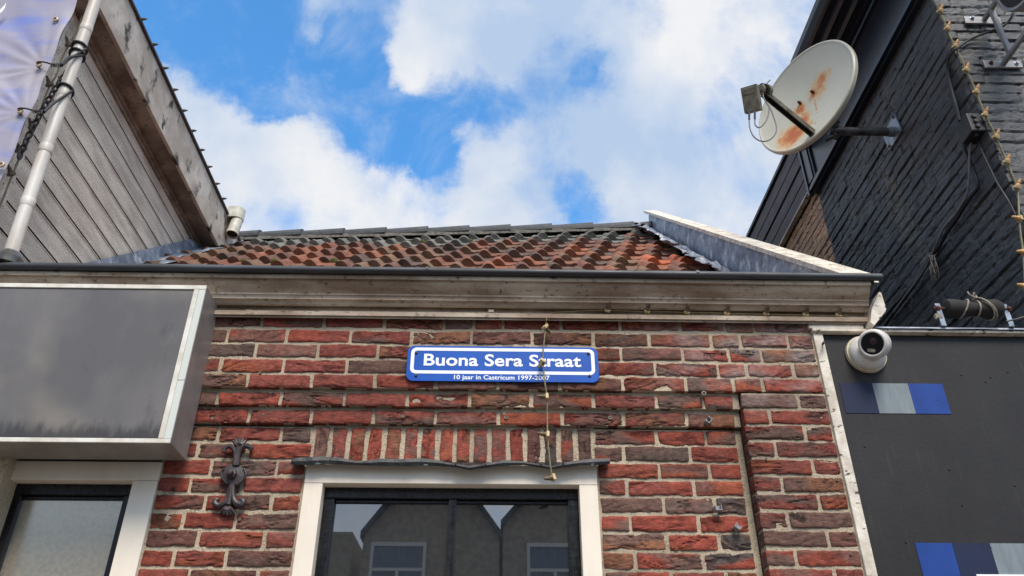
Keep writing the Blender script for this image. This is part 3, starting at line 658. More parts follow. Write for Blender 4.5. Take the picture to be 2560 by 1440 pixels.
# ---------------------------------------------------------------- black painted house on the right
XB = 2.25; YC = 2.74
bh = thing('black_brick_house', (XB, YC, 0), 'tall brick house painted black with a glossy black cornice on the right', 'house')
def brickfield(fn, u0, u1, v0, v1, res, seed, cover):
    nu, nv = int((u1-u0)/res), int((v1-v0)/res); pos = []; cols = []
    for j in range(nv+1):
        v = v0+(v1-v0)*j/nv; r_ = []; c_ = []
        for i in range(nu+1):
            u = u0+(u1-u0)*i/nu
            vv = v+NZ.noise(Vector((u*4, v*2, seed)))*.0035
            k = math.floor(vv/PIT); fv = vv/PIT-k; br_ = random.Random(k*7+seed).random()
            uu = u/.215+br_+(k % 2)*.5; bi = math.floor(uu); fu = uu-bi
            rg = ((bi*73856093) ^ (k*19349663) ^ seed) % 1000/1000.0
            ev = min(fv, 1-fv)*PIT; eu = min(fu, 1-fu)*.215
            d = 0
            gv = .0052+.003*NZ.noise(Vector((u*10, k*3.3, seed)))
            if ev < gv: d += .0095*(1-ev/gv)**.6*(1+.6*NZ.noise(Vector((u*7, k, 4))))
            if eu < .007: d += .007*(1-eu/.007)**.6
            q = Vector((u*11, v*44, seed+rg*40)); wq = NZ.noise(q*.6)*1.6
            rid = 1-abs(NZ.noise(q+Vector((wq, wq, 0))))*5
            d += max(0, rid)*.0045*(.2+rg)+NZ.noise(Vector((u*24, v*60, seed)))*.0025+(rg-.5)*.008
            r_.append(fn(u, v, d)); c_.append(cover(u, v, rg, d))
        pos.append(r_); cols.append(c_)
    m_ = MB(); m_.grid(pos, 0, cols); return m_
def cov_side(u, v, rg, d):
    if u > 4.45+.006*NZ.noise(Vector((v*30, 0, 0))):
        g_ = .8+.5*rg; return (.40*g_, .225*g_*(1-.1*rg), .105*g_) if d < .006 else (.16, .11, .07)
    k = 1.0+.5*rg
    if NZ.noise(Vector((u*3.2, v*1.6, 7)))+.5*NZ.noise(Vector((u*25, v*30, 2))) > .42: return (.085, .08, .062)
    return (.036*k, .037*k, .040*k)
def cov_front(u, v, rg, d): k = .8+.4*rg; return (.045*k, .045*k, .048*k)
brickfield(lambda u, v, d: Vector((XB+d, u, v)), YC, 6.4, 2.95, 5.21, .0085, 11, cov_side).build('side_wall', mBlackBrick, bh, colored=True, smooth=True)
brickfield(lambda u, v, d: Vector((u, YC+d, v)), XB, 3.6, 3.0, 5.7, .009, 29, cov_front).build('front_wall', mBlackBrick, bh, colored=True, smooth=True)
bd = MB(); bd.box(XB+.03, 8, YC+.03, 12, 0, 5.68); bd.box(XB, XB+.029, YC, 12, 0, 2.95); bd.build('wall_core', mInterior, bh)
EP = [(2.25, 5.165), (2.215, 5.165), (2.215, 5.185), (2.195, 5.187), (2.195, 5.212), (2.205, 5.215), (2.205, 5.238), (2.222, 5.243), (2.222, 5.545), (2.20, 5.55), (2.195, 5.562), (2.17, 5.566), (2.168, 5.585), (2.135, 5.59), (2.12, 5.578), (2.10, 5.59), (2.098, 5.612), (2.065, 5.617), (2.05, 5.605), (2.03, 5.618), (2.028, 5.645), (1.99, 5.65), (1.975, 5.66), (1.95, 5.70), (1.945, 5.74), (1.96, 5.75), (2.25, 5.82)]
ev = MB(); rows = [[Vector((x, y, z_)) for x, z_ in EP] for y in (2.5, 3.2, 3.9, 4.45)]; ev.grid(rows); e = len(ev.v)-len(EP); ev.f.append(tuple(range(e, e+len(EP)))); ev.m.append(0)
ev.f.append(tuple(range(len(EP)))); ev.m.append(0)
eo = ev.build('cornice', mBlueBlack, bh)
en = MB(); en.box(2.20, 2.2215, 4.36, 4.448, 5.2445, 5.544); en.box(2.208, 2.2217, 4.335, 4.3595, 5.2445, 5.544); en.box(2.19, 2.226, 4.4505, 4.475, 5.16, 5.60); en.build('panel_stile', mBlueBlack, eo, bevel=.002)
wd = MB()
for k in range(4):
    z0 = 5.245+k*.128; wd.box(2.216+.005*(k % 2), 2.25, 4.476, 7.2, z0, z0+.108)
wd.box(2.2485, 2.252, 4.476, 7.2, 5.24, 5.76); wd.build('timber_boards', mWoodDark, bh, bevel=.003)
tw = MB(); tw.box(2.205, 2.25, 4.476, 7.2, 5.757, 5.785); tw.build('top_strip', mZinc, bh); tw = MB(); tw.box(2.212, 2.2495, 4.476, 7.2, 5.232, 5.2435); tw.build('lower_strip', mWhiteOld, bh)

# ---------------------------------------------------------------- charcoal board beside the cottage
YB = 2.70; bz0 = P(2300, 838, Y=YB).z
bp_ = thing('charcoal_board', (1.7, YB, 1.2), 'large charcoal painted board in a peeling white frame carrying blue and grey squares', 'board')
m_ = MB(); m_.box(1.245, 4.2, YB, YB+.02, 1.2, bz0+.01); m_.build('panel', mBoard, bp_)
f_ = MB()
xa = P(2036, 850, Y=2.685).x; f_.box(xa, xa+.037, 2.685, YB+.02, 1.2, bz0-.002)
f_.build('side_frame', mWhiteOld, bp_, bevel=.003)
f_ = MB(); zt_ = P(2300, 823, Y=2.672).z; f_.box(xa-.004, 4.2, 2.672, YB+.021, bz0-.0015, zt_); f_.build('top_frame', mWhiteOld, bp_, bevel=.003)
f_ = MB(); f_.grid([[Vector((x, 2.664, zt_-.001+NZ.noise(Vector((x*9, 0, 0)))*.003)), Vector((x, 2.666, zt_+.006)), Vector((x, 2.69, zt_+.010+NZ.noise(Vector((x*5, 2, 0)))*.003)), Vector((x, 2.76, zt_+.014))] for x in np.linspace(1.44, 4.2, 200)]); f_.build('lead_cover', mLead, bp_)
f_ = MB(); f_.box(1.19, 1.40, 2.675, 2.70, zt_+.001, P(2100, 808, Y=2.675).z-.004); f_.build('packing_strip', mWhiteOld, bp_, bevel=.002)
def sq(a, b, c_, d_, m, nm, k):
    p, q = P(a, c_, Y=YB), P(b, d_, Y=YB); s_ = MB(); s_.box(p.x, q.x, YB-.002, YB-.0002, q.z, p.z); s_.build(nm, m, bp_)
def xat(z, px, py): return P(px, py, Y=YB).x
x1, x2, x3, x4 = P(2106, 996, Y=YB).x, P(2189, 996, Y=YB).x, P(2279, 996, Y=YB).x, P(2366, 996, Y=YB).x
zt1, zb1 = P(2240, 959, Y=YB).z, P(2240, 1034, Y=YB).z
y1, y2, y3, y4 = P(2297, 1398, Y=YB).x, P(2390, 1398, Y=YB).x, P(2485, 1398, Y=YB).x, P(2580, 1398, Y=YB).x
zt2 = P(2400, 1358, Y=YB).z
for i, (a, b, m, lb, z1_, z0_) in enumerate([(x1, x2, mNavy, 'dark navy square', zt1, zb1), (x2, x3, mGreyP, 'grey square', zt1, zb1), (x3, x4, mBlueP, 'bright blue square', zt1, zb1), (y1, y2, mBlueP, 'bright blue square', zt2, zt2-(zt1-zb1)*1.0), (y2, y3, mNavy, 'dark navy square', zt2, zt2-(zt1-zb1)), (y3, y4, mGreyP, 'grey square', zt2, zt2-(zt1-zb1))]):
    s_ = MB(); s_.box(a+.0004, b-.0004, YB-.002, YB-.0002, z0_, z1_); s_.build('painted_square', m, bp_)['label'] = lb
s_ = MB(); p = P(2440, 1436, Y=YB-.004); s_.box(p.x, p.x+.6, YB-.006, YB-.003, p.z-.05, p.z); s_.build('lettering_strip', mSignWhite, bp_)
s_ = MB()
rg = random.Random(5)
for i in range(14): q = P(rg.uniform(2150, 2560), rg.uniform(870, 1400), Y=YB); s_ = MB(); s_.lathe([(0, -.003), (.003, -.0025), (.004, 0)], q, (0, 1, 0), 8); s_.build('filled_screw', mBoard, bp_)
s_ = MB(); q = P(2058, 858, Y=2.68); s_.tube([(q.x, 2.69, q.z), (q.x-.004, 2.66, q.z-.004), (q.x-.014, 2.65, q.z-.018)], .004, 8); s_.build('bent_hook', mIron, bp_, smooth=True)

# ---------------------------------------------------------------- street sign
SY = 2.682; zs0, zs1 = P(1257, 955, Y=SY).z, P(1257, 867, Y=SY).z; xs0, xs1 = P(1017, 912, Y=SY).x, P(1496, 912, Y=SY).x
sg = thing('street_name_sign', ((xs0+xs1)/2, SY, zs0), 'blue enamel street name plate with white lettering screwed to the brick wall', 'street sign')
def rrect(x0, x1, z0, z1, r, y, n=8):
    o_ = []
    for cx, cz, a0 in ((x1-r, z1-r, 0), (x0+r, z1-r, 90), (x0+r, z0+r, 180), (x1-r, z0+r, 270)):
        for k in range(n+1): a = R(a0+90*k/n); o_.append(Vector((cx+r*math.cos(a), y, cz+r*math.sin(a))))
    return o_
m_ = MB(); m_.prism(rrect(xs0, xs1, zs0, zs1, .026, SY-.003), (0, .005, 0)); m_.build('plate', mSignBlue, sg, bevel=.001)
bx0, bx1, bz1_, bz0_ = P(1027, 900, Y=SY).x, P(1486, 900, Y=SY).x, P(1257, 872, Y=SY).z, P(1257, 936.5, Y=SY).z
m_ = MB(); A = rrect(bx0, bx1, bz0_, bz1_, .021, SY-.0036); B = rrect(bx0+.0125, bx1-.0125, bz0_+.0125, bz1_-.0125, .010, SY-.0036); m_.grid([A+[A[0]], B+[B[0]]]); m_.build('white_border', mSignWhite, sg)
def text(s, x0, x1, zb, h, y, off, name, par, m):
    cu = bpy.data.curves.new(name, 'FONT'); cu.body = s; cu.size = 1; cu.offset = off; cu.space_character = 1.02; cu.resolution_u = 6
    t_ = bpy.data.objects.new(name, cu); COL.objects.link(t_)
    bpy.context.view_layer.update(); dg = bpy.context.evaluated_depsgraph_get(); me = bpy.data.meshes.new_from_object(t_.evaluated_get(dg)); bpy.data.objects.remove(t_)
    a = np.array([v.co for v in me.vertices]); w0, w1 = a[:, 0].min(), a[:, 0].max()
    cap = 0.73
    for v in me.vertices:
        cx = (v.co.x-w0)/(w1-w0)*(x1-x0)+x0; v.co = Vector((cx, y, zb+v.co.y/cap*h))-WORLD(par)
    me.materials.append(m); o_ = bpy.data.objects.new(name, me); COL.objects.link(o_); o_.parent = par; return o_
tz0, tz1 = P(1257, 916, Y=SY).z, P(1257, 886.5, Y=SY).z
text('Buona Sera Straat', P(1060, 900, Y=SY).x, P(1452, 900, Y=SY).x, tz0, tz1-tz0, SY-.0042, .022, 'lettering', sg, mSignWhite)
tz0, tz1 = P(1257, 950, Y=SY).z, P(1257, 939, Y=SY).z
text('10 jaar in Castricum 1997-2007', P(1135, 945, Y=SY).x, P(1374, 945, Y=SY).x, tz0, tz1-tz0, SY-.0042, .018, 'lettering', sg, mSignWhite)
for q in ((1041, 882), (1040, 939), (1471, 884), (1474, 940)):
    m_ = MB(); m_.lathe([(0, -.006), (.004, -.0055), (.0055, -.002), (.0055, 0)], P(*q, Y=SY-.003), (0, 1, 0), 10); m_.build('screw', mIron, sg, smooth=True)

# ---------------------------------------------------------------- sign box (left)
BY = 2.536; x0, x1 = -3.4, -1.055; z0, z1 = 2.564, 3.166
bx = thing('sign_box', (-2.2, BY, z0), 'blank grey sign box with a white aluminium edge above the left window', 'sign box')
m_ = MB(); m_.box(x0, x1, BY+.004, 2.70, z0, z1); m_.build('casing', mBoxCase, bx, bevel=.002)
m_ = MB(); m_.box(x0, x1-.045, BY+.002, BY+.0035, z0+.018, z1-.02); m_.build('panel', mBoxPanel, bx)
m_ = MB(); m_.box(x0, x1, BY-.003, BY+.0035, z1-.016, z1+.001); m_.box(x0, x1-.0005, BY-.003, BY+.0035, z0-.001, z0+.014); m_.box(x1-.042, x1-.0245, BY-.0034, BY+.0035, z0+.0145, z1-.0165); m_.build('edge_trim', mBoxTrim, bx, bevel=.0015)
m_ = MB(); zc = z0+(z1-z0)*.37; m_.box(x1-.024, x1-.0005, BY-.0025, BY+.003, z0+.0145, zc); m_.box(x1-.024, x1-.0005, BY-.002, BY+.003, zc+.002, z1-.0165); m_.build('cover_strip', mBoxTrimG, bx, bevel=.001)

# ---------------------------------------------------------------- cast iron wall anchor
AY = 2.738; an = thing('wall_anchor', P(583, 1185, Y=AY), 'ornate dark cast iron wall anchor with scrolls beside the sign box', 'wall anchor')
m_ = MB()
def A(x, y, d=.018): return P(x, y, Y=AY-d)
# shield
sh = [(-27, -12), (-30, 2), (-28, 16), (-17, 26), (-8, 30), (8, 30), (17, 26), (28, 16), (32, 2), (28, -12), (16, -22), (0, -27), (-16, -22)]
for sc, d0, d1 in ((1, 0, .010), (.82, .0102, .015)):
    rows = [[A(584+x*sc, 1186+y*sc, dd) for x, y in sh] for dd in (d0, d1)]; m_.grid(rows, closed=True)
    m_.grid([rows[1], [A(584+x*sc*.35, 1184+y*sc*.35, d1+.003) for x, y in sh]], closed=True)
m_.grid([[A(584+x*.35*.82, 1184+y*.35*.82, .018) for x, y in sh], [A(584, 1184, .019)]*13], closed=True)
for pts, rads in (([(588, 1162), (589, 1145), (588, 1130), (580, 1118), (570, 1116), (562, 1122), (560, 1131)], [.011, .009, .008, .009, .008, .0085, .008]),
                  ([(592, 1162), (594, 1145), (598, 1130), (607, 1117), (618, 1115), (627, 1120), (624, 1126)], [.011, .009, .008, .009, .010, .0105, .008]),
                  ([(590, 1165), (592, 1140), (597, 1118)], [.012, .010, .010]),
                  ([(579, 1212), (573, 1228), (570, 1243), (562, 1256), (548, 1264), (538, 1259), (540, 1250), (547, 1251)], [.009, .008, .008, .010, .011, .012, .010, .007]),
                  ([(582, 1212), (582, 1228), (584, 1245), (590, 1257), (601, 1262), (608, 1254), (602, 1248)], [.009, .009, .009, .012, .014, .012, .008]),
                  ([(580, 1212), (576, 1235), (571, 1262)], [.012, .010, .010]),
                  ([(560, 1172), (553, 1180), (556, 1196), (570, 1210)], [.004]*4), ([(610, 1172), (615, 1186), (609, 1198), (592, 1212)], [.004]*4)):
    rads = [q_*.95 for q_ in rads]; sp = smooth_path([A(*q, .012) for q in pts], 5); rr = list(np.interp(np.linspace(0, 1, len(sp)), np.linspace(0, 1, len(rads)), rads)); m_.tube(sp, rr, 9)
for c_, up_, n_, ln, spread in (((598, 1120), -1, 6, 23, 55), ((569, 1262), 1, 5, 26, 55)):
    for k in range(n_):
        a = R(-spread/1.0+2*spread*k/(n_-1))*.75; e = (c_[0]+math.sin(a)*ln, c_[1]+up_*math.cos(a)*ln)
        m_.tube([A(*c_, .010), A((c_[0]+e[0])/2, (c_[1]+e[1])/2, .014), A(*e, .008)], [.003, .0065, .0055], 7)
m_.build('casting', mIron, an, smooth=True)
m_ = MB(); q = A(580, 1186, .018); m_.lathe([(0, .030), (.009, .028), (.011, .018), (.011, .012), (.016, .010), (.018, 0)], q, (-.05, -1, .0), 8); m_.build('bolt', mIron, an)

# ---------------------------------------------------------------- opposite houses (seen in the panes)
G = 2*2.785
def opp(px, py): q = P(px, py, Y=G+16); return q.x, q.z
for i, (ax, ridx, base_w, label, ez, az) in enumerate([(-1.62, 0, 1.78, 'gabled brick house across the street behind the viewer', 7.40, 9.82), (3.1, 1, 2.85, 'second gabled brick house across the street behind the viewer', 7.7, 10.9), (-9.0, 2, 2.2, 'low flat brick house across the street behind the viewer', 7.4, 7.4)]):
    hs = thing('opposite_house', (ax, -16, 0), label, 'house', 'houses across the street')
    m_ = MB(); hw = base_w if i < 2 else 5.3
    m_.prism([Vector((ax-hw, -16, 0)), Vector((ax-hw, -16, ez)), Vector((ax, -16, az)), Vector((ax+hw, -16, ez)), Vector((ax+hw, -16, 0))], (0, -8, 0)); m_.build('wall', mOppBrick, hs)
    m_ = MB()
    if i < 2:
        for s_ in (-1, 1): m_.prism([Vector((ax, -15.8, az+.08)), Vector((ax, -15.8, az-.10)), Vector((ax+s_*(hw+.06), -15.8, ez-.20)), Vector((ax+s_*(hw+.06), -15.8, ez-.02))], (0, -8.2, 0))
        m_.build('roof', mOppRoof, hs)
    m_ = MB()
    for wx in ((-.84,) if i == 0 else (-1.5, 1.2) if i == 1 else (-3.5, -1, 1.5)):
        for wz in (1.2, 5.18):
            for (a, b, c_, d_) in ((-.72, .72, 1.85, 1.95), (-.72, .72, 0, .1), (-.72, -.64, .1, 1.85), (.64, .72, .1, 1.85), (-.64, .64, 1.22, 1.3), (-.04, .04, .1, 1.22)): m_.box(ax+wx+a, ax+wx+b, -16.02, -15.95, wz+c_, wz+d_)
            m2 = MB(); m2.box(ax+wx-.64, ax+wx+.64, -16.01, -15.99, wz+.1, wz+1.85); m2.build('glass', mOppGlass, m_.build('window', mOppWhite, hs)); m_ = MB()
# ---------------------------------------------------------------- satellite dish
pc = P(2240, 330, X=XB); DC = P(2009.2, 241.4, Y=3.30)
vh = (CAM-DC).normalized(); r1 = (-vh).cross(Vector((0, 0, 1))).normalized(); u1 = r1.cross(-vh).normalized()
tx, ty = -.827, .562
dn = Vector((-.8655, -.4896, .1063)).normalized(); maj = (r1*.562+u1*.827); maj = (maj-dn*maj.dot(dn)).normalized(); mnr = dn.cross(maj).normalized()
if mnr.dot(r1) < 0: mnr = -mnr
zc_ = (DC-CAM).dot(_f); RD = .348
ds_ = thing('satellite_dish', pc, 'round off white satellite dish with rust stains on a pole from the black wall', 'satellite dish')
def dmat():
    m = bpy.data.materials.new('dish_paint_rusted'); m.use_nodes = True; t = m.node_tree; n = t.nodes; l = t.links; b = n['Principled BSDF']; b.inputs['Roughness'].default_value = .42
    tcn = n.new('ShaderNodeTexCoord'); nz = n.new('ShaderNodeTexNoise'); l.new(tcn.outputs['Object'], nz.inputs[0]); nz.inputs['Scale'].default_value = 22; nz.inputs['Detail'].default_value = 9; nz.inputs['Roughness'].default_value = .7
    nb = n.new('ShaderNodeTexNoise'); l.new(tcn.outputs['Object'], nb.inputs[0]); nb.inputs['Scale'].default_value = 6; nb.inputs['Detail'].default_value = 6
    base = n.new('ShaderNodeMix'); base.data_type = 'RGBA'; l.new(nb.outputs[0], base.inputs[0]); base.inputs[6].default_value = sr(202, 198, 180); base.inputs[7].default_value = sr(176, 172, 154)
    def dplane(px, py):
        d = ray(px, py); k = (DC-dn*.048-CAM).dot(dn)/d.dot(dn); return CAM+d*k-WORLD(ds_)
    acc = None
    spots = [((1986, 345), .13, 1.15), ((2003, 338), .06, 1.3), ((2006, 305), .085, .95), ((1998, 275), .065, .8), ((2022, 315), .06, .8), ((2044, 222), .10, .72), ((2056, 198), .09, .66), ((2036, 235), .03, .7), ((2001, 262), .018, 1.1), ((2002, 267), .016, 1.1), ((2003, 272), .014, 1.1), ((2004, 278), .014, 1.), ((2006, 284), .013, 1.0), ((2007, 292), .013, .9), ((2033, 238), .016, 1.1), ((2034, 244), .014, 1.1), ((2035, 250), .013, 1.1), ((2036, 256), .013, 1.), ((2038, 262), .012, 1.0), ((2040, 268), .012, .9), ((2041, 274), .011, .9), ((2043, 282), .010, .7), ((2044, 315), .02, .8)]
    for (q, rr, wt) in spots:
        d = n.new('ShaderNodeVectorMath'); d.operation = 'DISTANCE'; l.new(tcn.outputs['Object'], d.inputs[0]); d.inputs[1].default_value = dplane(*q)
        mr = n.new('ShaderNodeMapRange'); mr.interpolation_type = 'SMOOTHSTEP'; l.new(d.outputs['Value'], mr.inputs[0]); mr.inputs[1].default_value = rr*1.25; mr.inputs[2].default_value = 0; mr.inputs[3].default_value = 0; mr.inputs[4].default_value = wt
        if acc is None: acc = mr.outputs[0]
        else:
            a = n.new('ShaderNodeMath'); a.operation = 'MAXIMUM'; l.new(acc, a.inputs[0]); l.new(mr.outputs[0], a.inputs[1]); acc = a.outputs[0]
    a = n.new('ShaderNodeMath'); a.operation = 'MULTIPLY_ADD'; l.new(nz.outputs[0], a.inputs[0]); a.inputs[1].default_value = 1.7; a.inputs[2].default_value = -.80
    b2 = n.new('ShaderNodeMath'); b2.operation = 'ADD'; l.new(acc, b2.inputs[0]); l.new(a.outputs[0], b2.inputs[1])
    gate = n.new('ShaderNodeMath'); gate.operation = 'MULTIPLY'; l.new(b2.outputs[0], gate.inputs[0]); s_ = n.new('ShaderNodeMapRange'); l.new(acc, s_.inputs[0]); s_.inputs[2].default_value = .2; l.new(s_.outputs[0], gate.inputs[1])
    rp = n.new('ShaderNodeValToRGB'); l.new(gate.outputs[0], rp.inputs[0]); e = rp.color_ramp.elements; e[0].position = .12; e[0].color = (0, 0, 0, 1); e[1].position = .75; e[1].color = (1, 1, 1, 1)
    mx_ = n.new('ShaderNodeMix'); mx_.data_type = 'RGBA'; l.new(rp.outputs[0], mx_.inputs[0]); l.new(base.outputs[2], mx_.inputs[6]); rc = n.new('ShaderNodeValToRGB'); l.new(gate.outputs[0], rc.inputs[0]); rc.color_ramp.elements[0].position = .25; rc.color_ramp.elements[0].color = sr(214, 170, 98); rc.color_ramp.elements[1].position = 1.0; rc.color_ramp.elements[1].color = sr(176, 88, 26); l.new(rc.outputs[0], mx_.inputs[7]); l.new(mx_.outputs[2], b.inputs['Base Color'])
    return m
mDish = dmat()
m_ = MB(); nr_ = 24; na = 72; rows = []
for i in range(nr_+1):
    q = i/nr_; r_ = RD*.955*q; dep = -.085*RD*2*(1-q*q)*.9
    rows.append([DC+maj*(r_*math.cos(2*math.pi*k/na))+mnr*(r_*math.sin(2*math.pi*k/na))+dn*dep for k in range(na)])
rows.reverse()
for rr, h in ((RD*.965, .003), (RD*.985, .002), (RD*1.0, -.004), (RD*.998, -.026), (RD*.985, -.030), (RD*.9, -.055), (RD*.7, -.105), (RD*.4, -.15), (.001, -.165)):
    rows.insert(0, [DC+maj*(rr*math.cos(2*math.pi*k/na))+mnr*(rr*math.sin(2*math.pi*k/na))+dn*h for k in range(na)])
m_.grid(rows, closed=True); dish = m_.build('reflector', mDish, ds_, smooth=True)
def dpt(px, py, h=0):
    d = ray(px, py); k = ((DC+dn*h)-CAM).dot(dn)/d.dot(dn); return CAM+d*k
for q in ((2001, 258), (2033, 231), (2044, 312)):
    p = dpt(*q, -.05); m_ = MB(); m_.lathe([(0, .02), (.008, .018), (.010, .004), (.010, 0)], p, dn, 8); m_.build('bolt_head', mRust, dish)
E_ = dpt(1908, 232, .34); B_ = dpt(2036, 337, -.02); ad = (E_-B_).normalized(); aw = ad.cross(dn).normalized(); ah = aw.cross(ad)
m_ = MB(); sec = [(-.016, -.022), (.016, -.022), (.016, .022), (.011, .022), (.011, -.017), (-.011, -.017), (-.011, .022), (-.016, .022)]
m_.grid([[B_+aw*a+ah*b for a, b in sec], [E_+aw*a+ah*b for a, b in sec]], closed=True); m_.f += [tuple(range(8)), tuple(range(8, 16))]; m_.m += [0, 0]
m_.build('feed_arm', mArm, ds_, bevel=.002)
LY = E_.y
def L_(x, y, d=0): return P(x, y, Y=LY+d)
c0 = L_(1879, 248, -.02)
lx = Vector((.78, -.62, 0)); _fn = Vector((-.62, -.78, 0)); ly = -(_fn*.87-Vector((0, 0, .5))); lz = _fn*.5+Vector((0, 0, .87))
lnb = MB(); w_, h_, t_ = .044, .068, .026; 
_ql = Matrix.Rotation(R(-12), 3, _fn); lx = _ql@lx; lz = _ql@lz
def lb(a, b, c): return c0+lx*a+ly*b+lz*c
for (a0, a1, b0, b1, z0_, z1_) in ((-w_, w_, -t_, t_, -h_, h_), (-w_*.8, w_*.8, -t_-.004, -t_+.001, h_*.35, h_*.85)):
    vs = [lb(a, b, c) for a in (a0, a1) for b in (b0, b1) for c in (z0_, z1_)]; lnb.add(vs, [(0, 1, 3, 2), (4, 6, 7, 5), (0, 4, 5, 1), (2, 3, 7, 6), (0, 2, 6, 4), (1, 5, 7, 3)])
lo = lnb.build('receiver', mLNB, ds_, bevel=.010, seg=3, smooth=True)
m_ = MB(); q = L_(1914, 226, 0); ax = (DC-q).normalized(); m_.lathe([(0, -.05), (.026, -.05), (.026, -.01), (.034, -.008), (.034, .022), (.026, .024), (.0, .02)], q, ax, 20); m_.build('feed_horn', mLNB, lo, smooth=True)
m_ = MB(); m_.lathe([(.036, -.012), (.036, .012)], q-ax*.02, ax, 20); m_.tube([q-ax*.05, E_], .016, 8); m_.build('clamp', mBlack, lo)
def cable(pts, rad, name, m, par, n=7, k=8):
    m_ = MB(); m_.tube(smooth_path(pts, n), rad, k); return m_.build(name, m, par, smooth=True)
for q in ((1873, 281), (1887, 280)): cable([L_(q[0], q[1]-4, -.02), L_(q[0], q[1]+18, -.02)], .0055, 'plug', mBlack, lo)
cable([L_(*q, -.02) for q in ((1873, 300), (1875, 322), (1885, 342), (1903, 353), (1923, 350), (1938, 335), (1941, 318), (1935, 295), (1926, 272), (1915, 255), (1908, 240), (1910, 220), (1916, 210), (1925, 200))], .0036, 'cable', mCableGrey, ds_)
cable([L_(*q, -.02) for q in ((1887, 298), (1888, 312), (1897, 319), (1908, 312), (1916, 300), (1921, 285), (1922, 270))], .0036, 'cable', mCableGrey, ds_)
pe = P(2072, 327, Y=pc.y)
m_ = MB(); m_.tube([Vector((XB-.004, pc.y, pc.z)), Vector((2.0, pc.y, pc.z)), Vector((pe.x, pc.y, pe.z))], .0245, 16); m_.build('pole', mGalvDark, ds_, smooth=True)
m_ = MB(); m_.tube([Vector((XB-.012, pc.y, pc.z)), Vector((XB-.05, pc.y, pc.z))], .028, 16); m_.build('pole_collar', mGalv, ds_, smooth=True)
m_ = MB(); poly = [P(*q, X=XB-.012) for q in ((2235, 283), (2253, 327), (2223, 377), (2206, 337))]; m_.prism(poly, (.010, 0, 0)); pl = m_.build('wall_plate', mGalv, ds_, bevel=.001)
for q in ((2233, 292), (2246, 327), (2224, 366)):
    m_ = MB(); m_.lathe([(0, .014), (.007, .013), (.008, .004), (.012, .003), (.012, 0)], P(*q, X=XB-.012), (-1, 0, 0), 6); m_.build('bolt', mGalv, pl)
bk = DC-dn*.17
m_ = MB(); e2 = Vector((pe.x+.03, pc.y, pe.z))
m_.tube([bk, (bk+e2)/2+Vector((0, 0, -.03)), e2], [.05, .04, .034], 6); m_.tube([e2+Vector((0, 0, .06)), e2-Vector((0, 0, .06))], .012, 8); m_.tube([e2+Vector((.03, -.03, .045)), e2+Vector((-.05, .03, .05))], .008, 8); m_.tube([e2+Vector((.03, -.03, -.045)), e2+Vector((-.05, .03, -.05))], .008, 8)
m_.build('mount', mGalvDark, ds_)

# ---------------------------------------------------------------- steel frame of the projecting sign, top right
FY = YC-.006
fr = thing('projecting_sign_bracket', P(2500, 160, Y=FY), 'grey steel bracket bolted to the black wall holding a round sign', 'bracket')
def plate(pxs, mname='wall_plate'):
    m_ = MB(); m_.prism([P(*q, Y=FY-.012) for q in pxs], (0, .011, 0)); return m_.build(mname, mSteelPaint, fr, bevel=.0015)
p1 = plate([(2410, 40), (2499, 43), (2505, 59), (2415, 57)]); p2 = plate([(2457, 150), (2552, 152), (2559, 168), (2464, 168)])
for pr_, qs in ((p1, ((2430, 46), (2490, 48))), (p2, ((2477, 158), (2541, 159)))):
    for i, q in enumerate(qs): m_ = MB(); m_.lathe([(0, .012), (.007, .012), (.008, .004), (.012, .003), (.012, 0)], P(*q, Y=FY-.012), (0, -1, 0), 6); m_.build('bolt', mRust if (i == 0 and pr_ is p2) else mGalv, pr_)
def bar(a, b, w_, h_, nm, par=fr, m=mSteelPaint):
    a, b = Vector(a), Vector(b); d = (b-a).normalized(); s_ = d.cross(Vector((0, 0, 1))); s_ = Vector((1, 0, 0)) if s_.length < .1 else s_.normalized(); t_ = s_.cross(d)
    m_ = MB(); m_.grid([[p+s_*x+t_*z_ for x, z_ in ((-w_, -h_), (w_, -h_), (w_, h_), (-w_, h_))] for p in (a, b)], closed=True); m_.f += [(0, 1, 2, 3), (4, 5, 6, 7)]; m_.m += [0, 0]; return m_.build(nm, m, par, bevel=.001)
ba, bb = P(2461, 49, Y=FY-.012), P(2508, 160, Y=FY-.012)
bar(ba, ba+Vector((0, -.62, 0)), .010, .010, 'strut'); bar(bb, bb+Vector((0, -.62, 0)), .010, .010, 'strut')
bar(Vector((ba.x, FY-.075, ba.z-.01)), Vector((bb.x, FY-.075, bb.z+.01)), .010, .010, 'cross_bar')
rc_ = Vector(((ba.x+bb.x)/2+.012, FY-.33, (ba.z+bb.z)/2+.10)); m_ = MB()
m_.lathe([(.155, -.045), (.168, -.045), (.172, -.03), (.172, .03), (.168, .045), (.155, .045), (.150, .03), (.150, -.03), (.155, -.045)], rc_, (1, 0, 0), 48); ringo = m_.build('round_rim', mSteelPaint, fr, smooth=True)
m_ = MB(); m_.lathe([(0, -.038), (.15, -.038), (.15, .038), (0, .038)], rc_, (1, 0, 0), 48); m_.build('face', mBoard, ringo)
cw = cable([P(2534, 22, Y=FY-.10), P(2531, 38, Y=FY-.09), P(2520, 55, Y=FY-.07), P(2500, 70, Y=FY-.05), P(2470, 80, Y=FY-.03), P(2430, 96, Y=FY-.012), P(2405, 112, Y=FY-.010), P(2388, 124, X=XB-.014), P(2374, 140, X=XB-.012), P(2368, 158, X=XB-.012), P(2368, 178, X=XB-.012)], .0062, 'supply_cable', mCableBlack, fr)

